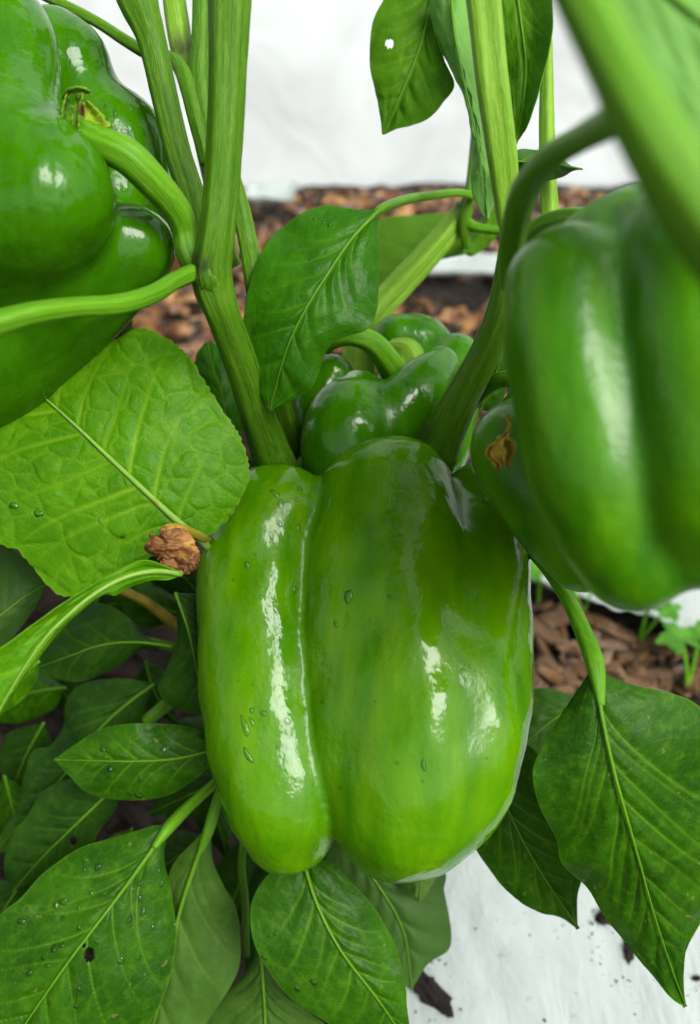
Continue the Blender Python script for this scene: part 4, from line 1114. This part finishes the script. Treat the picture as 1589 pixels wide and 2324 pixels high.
df = thing('withered_flower', P(395, 1300, 22.4), 'crumpled dry brown flower head resting on the crinkled leaf beside the central pepper', 'withered flower')
def crumpled_ball(name, x, y, d, rx, ry, seed, mat, par, sw=1.0):
    n1_, n2_ = 150, 110
    th, ph = np.meshgrid(np.linspace(0, 2 * math.pi, n1_, endpoint=False), np.linspace(0.02, math.pi - .02, n2_), indexing='xy')
    X, Y_, Z = np.sin(ph) * np.cos(th), np.sin(ph) * np.sin(th), np.cos(ph)
    wx_ = fbm(X * 1.3 + 9, Z * 1.3 + 4 + Y_, seed, 3) * 3.2 * sw
    f1_ = np.abs(fbm(X * 1.4 + wx_ + 20, Z * 3.0 + Y_ * 1.2 + 9, seed + 1, 3) - 0.47) * 4
    f2_ = np.abs(fbm(X * 5 + wx_ * 2 + 20, Z * 7 + Y_ * 3 + 9, seed + 2, 3) - 0.47) * 2
    rad = 0.58 + 0.58 * np.clip(f1_, 0, 1.0) ** 0.7 + 0.10 * f2_ + 0.25 * (fbm(X * 1.2 + 5, Z * 1.2 + 5, seed + 5, 2) - .5)
    c = P(x, y, d); pxm = d * 0.01 / FPX
    Q = c + (X * rad * rx * pxm)[..., None] * RGT + (Z * rad * ry * pxm)[..., None] * UPV + (Y_ * rad * 0.8 * rx * pxm)[..., None] * FWD
    return mesh_obj(name, Q.reshape(-1, 3), grid_faces(n2_, n1_, True), M[mat], par)


crumpled_ball('petal_head', 388, 1246, 22.8, 50, 50, 5, 'dried', df)
crumpled_ball('loose_petal', 436, 1268, 22.8, 20, 27, 9, 'dried', df)
crumpled_ball('loose_petal', 418, 1290, 22.9, 24, 14, 12, 'dried', df)
tube('stalk', [(368, 1212, 22.9, 10), (385, 1198, 22.9, 10), (420, 1202, 23.2, 10), (460, 1219, 24.8, 10), (500, 1240, 28.5, 9)], df, M['yellow_stem'], seg=16, ridge=4, ramp_=.12, seed=3)

yf = thing('withered_flower', P(1145, 1060, 20.8), 'twisted yellow brown withered flower stuck on the half hidden pepper', 'withered flower')
ribbon('petal', [(1152, 940, 19.6, 3), (1156, 965, 19.5, 7), (1150, 985, 19.4, 8), (1134, 1000, 19.4, 10)], 'dried_yellow', yf, 1, 1.5)
ribbon('petal', [(1142, 992, 19.3, 12), (1130, 1010, 19.2, 20), (1132, 1032, 19.2, 22), (1140, 1054, 19.3, 8)], 'dried_yellow', yf, 2, .6)
ribbon('petal', [(1142, 1000, 19.2, 8), (1158, 1008, 19.2, 10), (1162, 1022, 19.2, 9), (1152, 1040, 19.2, 8), (1154, 1062, 19.2, 3)], 'dried_yellow', yf, 3, 1.0)
ribbon('petal', [(1132, 1005, 19.4, 8), (1114, 1020, 19.4, 8), (1112, 1034, 19.4, 5), (1128, 1050, 19.3, 5), (1132, 1066, 19.2, 3)], 'dried_yellow', yf, 5, 1.3)


# ------------------------------------------------------------------ seedlings among the chips
def seedling(px, py, size, label, leaves, seed):
    g = G(px, py); r = random.Random(seed)
    th = thing('weed_seedling', (g[0], g[1], 0.0), label, 'weed seedling', 'weed seedlings among the wood chips')
    for i, (ang, dist, sc) in enumerate(leaves):
        na, nr = 48, 10
        a, v = np.meshgrid(np.linspace(0, 2 * math.pi, na, endpoint=False), np.linspace(0.03, 1, nr), indexing='xy')
        lob = 0.78 + 0.16 * np.cos(5 * a) + 0.07 * np.cos(11 * a + seed) - 0.35 * np.exp(-((np.abs(a - math.pi)) / 0.28) ** 2)
        R = v * lob * size * sc
        cx = g[0] + math.cos(ang) * dist; cy = g[1] + math.sin(ang) * dist
        x = cx + R * np.cos(a + ang); y = cy + R * np.sin(a + ang)
        z = 0.022 + 0.006 * r.random() + 0.15 * R * np.cos(2 * a) + 0.003 * (fbm(x * 200, y * 200, seed, 2) - .5)
        vn = np.clip(np.exp(-((np.cos(2.5 * a)) / 0.12) ** 2) * 0 + np.exp(-((((a / (2 * math.pi) * 5) % 1) - 0.0) / 0.04) ** 2) + np.exp(-((((a / (2 * math.pi) * 5) % 1) - 1.0) / 0.04) ** 2), 0, 1) * (1 - v)
        lc = np.stack([R * np.cos(a) * 100, R * np.sin(a) * 100, 0 * a + i], -1)
        o = mesh_obj('leaf', np.stack([x, y, z], -1).reshape(-1, 3), grid_faces(nr, na, True), M['leaf_seed'], th,
                     attrs={'leaf_co': lc.reshape(-1, 3), 'vein': vn.ravel(), 'under': np.zeros(a.size)})
        # stalk
        n_ = 14; tt = np.linspace(0, 1, n_)
        c = np.stack([g[0] + (cx - g[0]) * tt, g[1] + (cy - g[1]) * tt, 0.0 + 0.022 * np.sin(tt * 1.57)], 1)
        aa = np.linspace(0, 2 * math.pi, 8, endpoint=False)
        V = c[:, None] + 0.0011 * np.stack([np.cos(aa) * 1, np.sin(aa), 0.5 * np.cos(aa)], 1)[None]
        mesh_obj('stalk', V.reshape(-1, 3), grid_faces(n_, 8, True), M['stem_bright'], th, attrs={'stem_co': (V * 100).reshape(-1, 3), 'node': np.zeros(n_ * 8)})


seedling(1222, 1372, 0.0105, 'small light green weed seedling on the white sheet edge beside the central pepper', [(1.9, 0.006, 1.0)], 1)
seedling(1320, 1400, 0.0120, 'light green weed seedling behind the leaf stalk under the huge pepper', [(2.9, 0.012, 1.0), (0.8, 0.012, .8)], 2)
seedling(1450, 1460, 0.0135, 'weed seedling with lobed leaf just below the huge pepper', [(1.2, 0.014, 1.0), (0.2, 0.012, .7)], 3)
seedling(1560, 1560, 0.0135, 'weed seedling with jagged leaf at the right edge of the chips', [(1.9, 0.016, 1.0), (1.2, 0.020, .85)], 4)


# ------------------------------------------------------------------ water drops
def drops(par, key, spots, seed, label=None):
    r = np.random.RandomState(seed); VV = []; FF = []; k = 0
    bv = BV[key]; na, nh = 16, 9
    for (x, y, rp, *ex) in spots:
        el = ex[0] if ex else 1.0; an = ex[1] if len(ex) > 1 else 0.0
        a0 = CAM; dv = (P(x, y, 20.0) - CAM); dv = dv / np.linalg.norm(dv)
        hit = bv.ray_cast(Vector(a0), Vector(dv), 2.0)
        if hit[0] is None: continue
        p = np.array(hit[0]); n = np.array(hit[1]); n = n if n @ dv < 0 else -n
        dep = (p - CAM) @ FWD
        rr = rp * dep / FPX
        t1 = UPV - n * (UPV @ n); t1 /= np.linalg.norm(t1); t2 = np.cross(n, t1)
        ca, sa = math.cos(an), math.sin(an); t1, t2 = t1 * ca + t2 * sa, t2 * ca - t1 * sa
        A, Hh = np.meshgrid(np.linspace(0, 2 * math.pi, na, endpoint=False), np.linspace(0, 1, nh), indexing='xy')
        ph = Hh * math.pi * 0.5
        wob = 1 + 0.18 * np.sin(2 * A + r.rand() * 6) + 0.12 * np.sin(3 * A + r.rand() * 6)
        q = p + (np.cos(ph) * np.cos(A) * rr * el * wob)[..., None] * t1 + (np.cos(ph) * np.sin(A) * rr * wob)[..., None] * t2 + (np.sin(ph) * rr * 0.55)[..., None] * n + n * 0.00002
        VV.append(q.reshape(-1, 3)); FF.append(grid_faces(nh, na, True) + k)
        VV.append((p - n * 0.0004)[None]); bt = k + nh * na
        FF.append(np.array([[bt, (j + 1) % na + k, j + k, bt] for j in range(na)])); k += nh * na + 1
    faces = [list(dict.fromkeys(f)) for f in np.vstack(FF).tolist()]
    o = mesh_obj('water_drops', np.vstack(VV), faces, M['water'], par)
    tag(o, label, None, None, 'stuff'); return o


def rd(n, x0, x1, y0, y1, a, b, seed):
    r = random.Random(seed); return [(r.uniform(x0, x1), r.uniform(y0, y1), r.uniform(a, b), r.uniform(.9, 1.6), r.uniform(-.5, .5)) for _ in range(n)]


c7 = lambda X, Y: (421 + X * .5303, 903 + Y * .5303)
md = [(*c7(408, 455), 8, 1.4, .3), (*c7(488, 388), 6), (*c7(385, 410), 8, 1.5, .6), (*c7(475, 435), 5), (*c7(405, 540), 6), (*c7(482, 555), 6, 1.4), (*c7(368, 588), 7, 1.3),
      (*c7(263, 716), 6, 1.5), (*c7(468, 820), 5, 1.5), (*c7(323, 852), 5), (*c7(395, 918), 4), (*c7(285, 1338), 6), (*c7(335, 1350), 7, 1.1), (*c7(255, 1405), 7, 3.2, .3), (*c7(285, 1385), 5, 2.0, .4),
      (*c7(268, 1530), 7, 2.6, .5), (*c7(436, 1382), 6, 1.4), (*c7(393, 1497), 4), (*c7(698, 850), 9, 2.0, .1), (*c7(646, 968), 6, 1.3), (*c7(875, 852), 5), (*c7(905, 441), 4), (*c7(1020, 1570), 6, 2.2), (*c7(908, 1562), 4),
      (*c7(1215, 1150), 5), (*c7(1240, 1165), 4), (*c7(922, 588), 4), (*c7(1070, 268), 4)] + rd(50, 520, 1150, 1100, 1850, 1.2, 3.0, 4)
drops(mp, 'main', md, 1)
c5 = lambda X, Y: (X / 2, 1541 + Y / 2)
ld = [(*c5(445, 852), 8), (*c5(638, 926), 8), (*c5(735, 930), 7), (*c5(634, 995), 7), (*c5(697, 988), 6), (*c5(290, 1010), 9), (*c5(255, 1027), 8), (*c5(415, 975), 6), (*c5(100, 1100), 9), (*c5(288, 1087), 6),
      (*c5(650, 1060), 7), (*c5(590, 1092), 6), (*c5(697, 1127), 6), (*c5(358, 1132), 5), (*c5(245, 1223), 8), (*c5(282, 1210), 6), (*c5(217, 1300), 6), (*c5(135, 1335), 7), (*c5(548, 1275), 9, 1.3), (*c5(627, 1265), 5), (*c5(225, 1470), 5), (*c5(345, 1485), 6)]
drops(pl, 'L10', ld + rd(14, 20, 370, 1960, 2300, 2, 5, 7), 2)
drops(pl, 'L8', [(*c5(745, 322), 8, 1.3), (*c5(638, 450), 7), (*c5(632, 527), 10, .8), (*c5(467, 315), 8), (*c5(500, 410), 7), (*c5(590, 520), 5), (*c5(692, 238), 6)], 3)
drops(pl, 'L12', [(*c5(1200, 1262), 7), (*c5(1425, 1375), 8), (*c5(1253, 1157), 5), (*c5(1350, 1405), 6, 1.5)] + rd(8, 600, 880, 2030, 2280, 1.5, 3.5, 9), 4)
drops(pl, 'L1', [(715, 497, 5), (735, 503, 5), (748, 510, 5, 1.4), (705, 590, 5), (685, 672, 4), (683, 560, 4), (800, 640, 4)] + rd(12, 600, 840, 520, 720, 1.2, 3, 12), 5)
drops(wd, 'L2', [(32, 1147, 9), (88, 1165, 10), (228, 1183, 5, 1.6), (280, 1215, 7), (143, 853, 6, .6)] + rd(14, 20, 480, 850, 1250, 1.5, 3.5, 13), 6)
drops(cp, 'mid', [(864, 890, 7, 1.3), (830, 925, 5), (925, 870, 5, 1.5), (940, 905, 5)] + rd(14, 720, 1000, 850, 1000, 1.2, 3, 14), 7)
drops(tl, 'left', [(283, 298, 9, .6), (295, 310, 6), (262, 255, 6, 1.5), (240, 240, 4)] + rd(20, 20, 370, 120, 640, 1.0, 2.2, 15), 8)
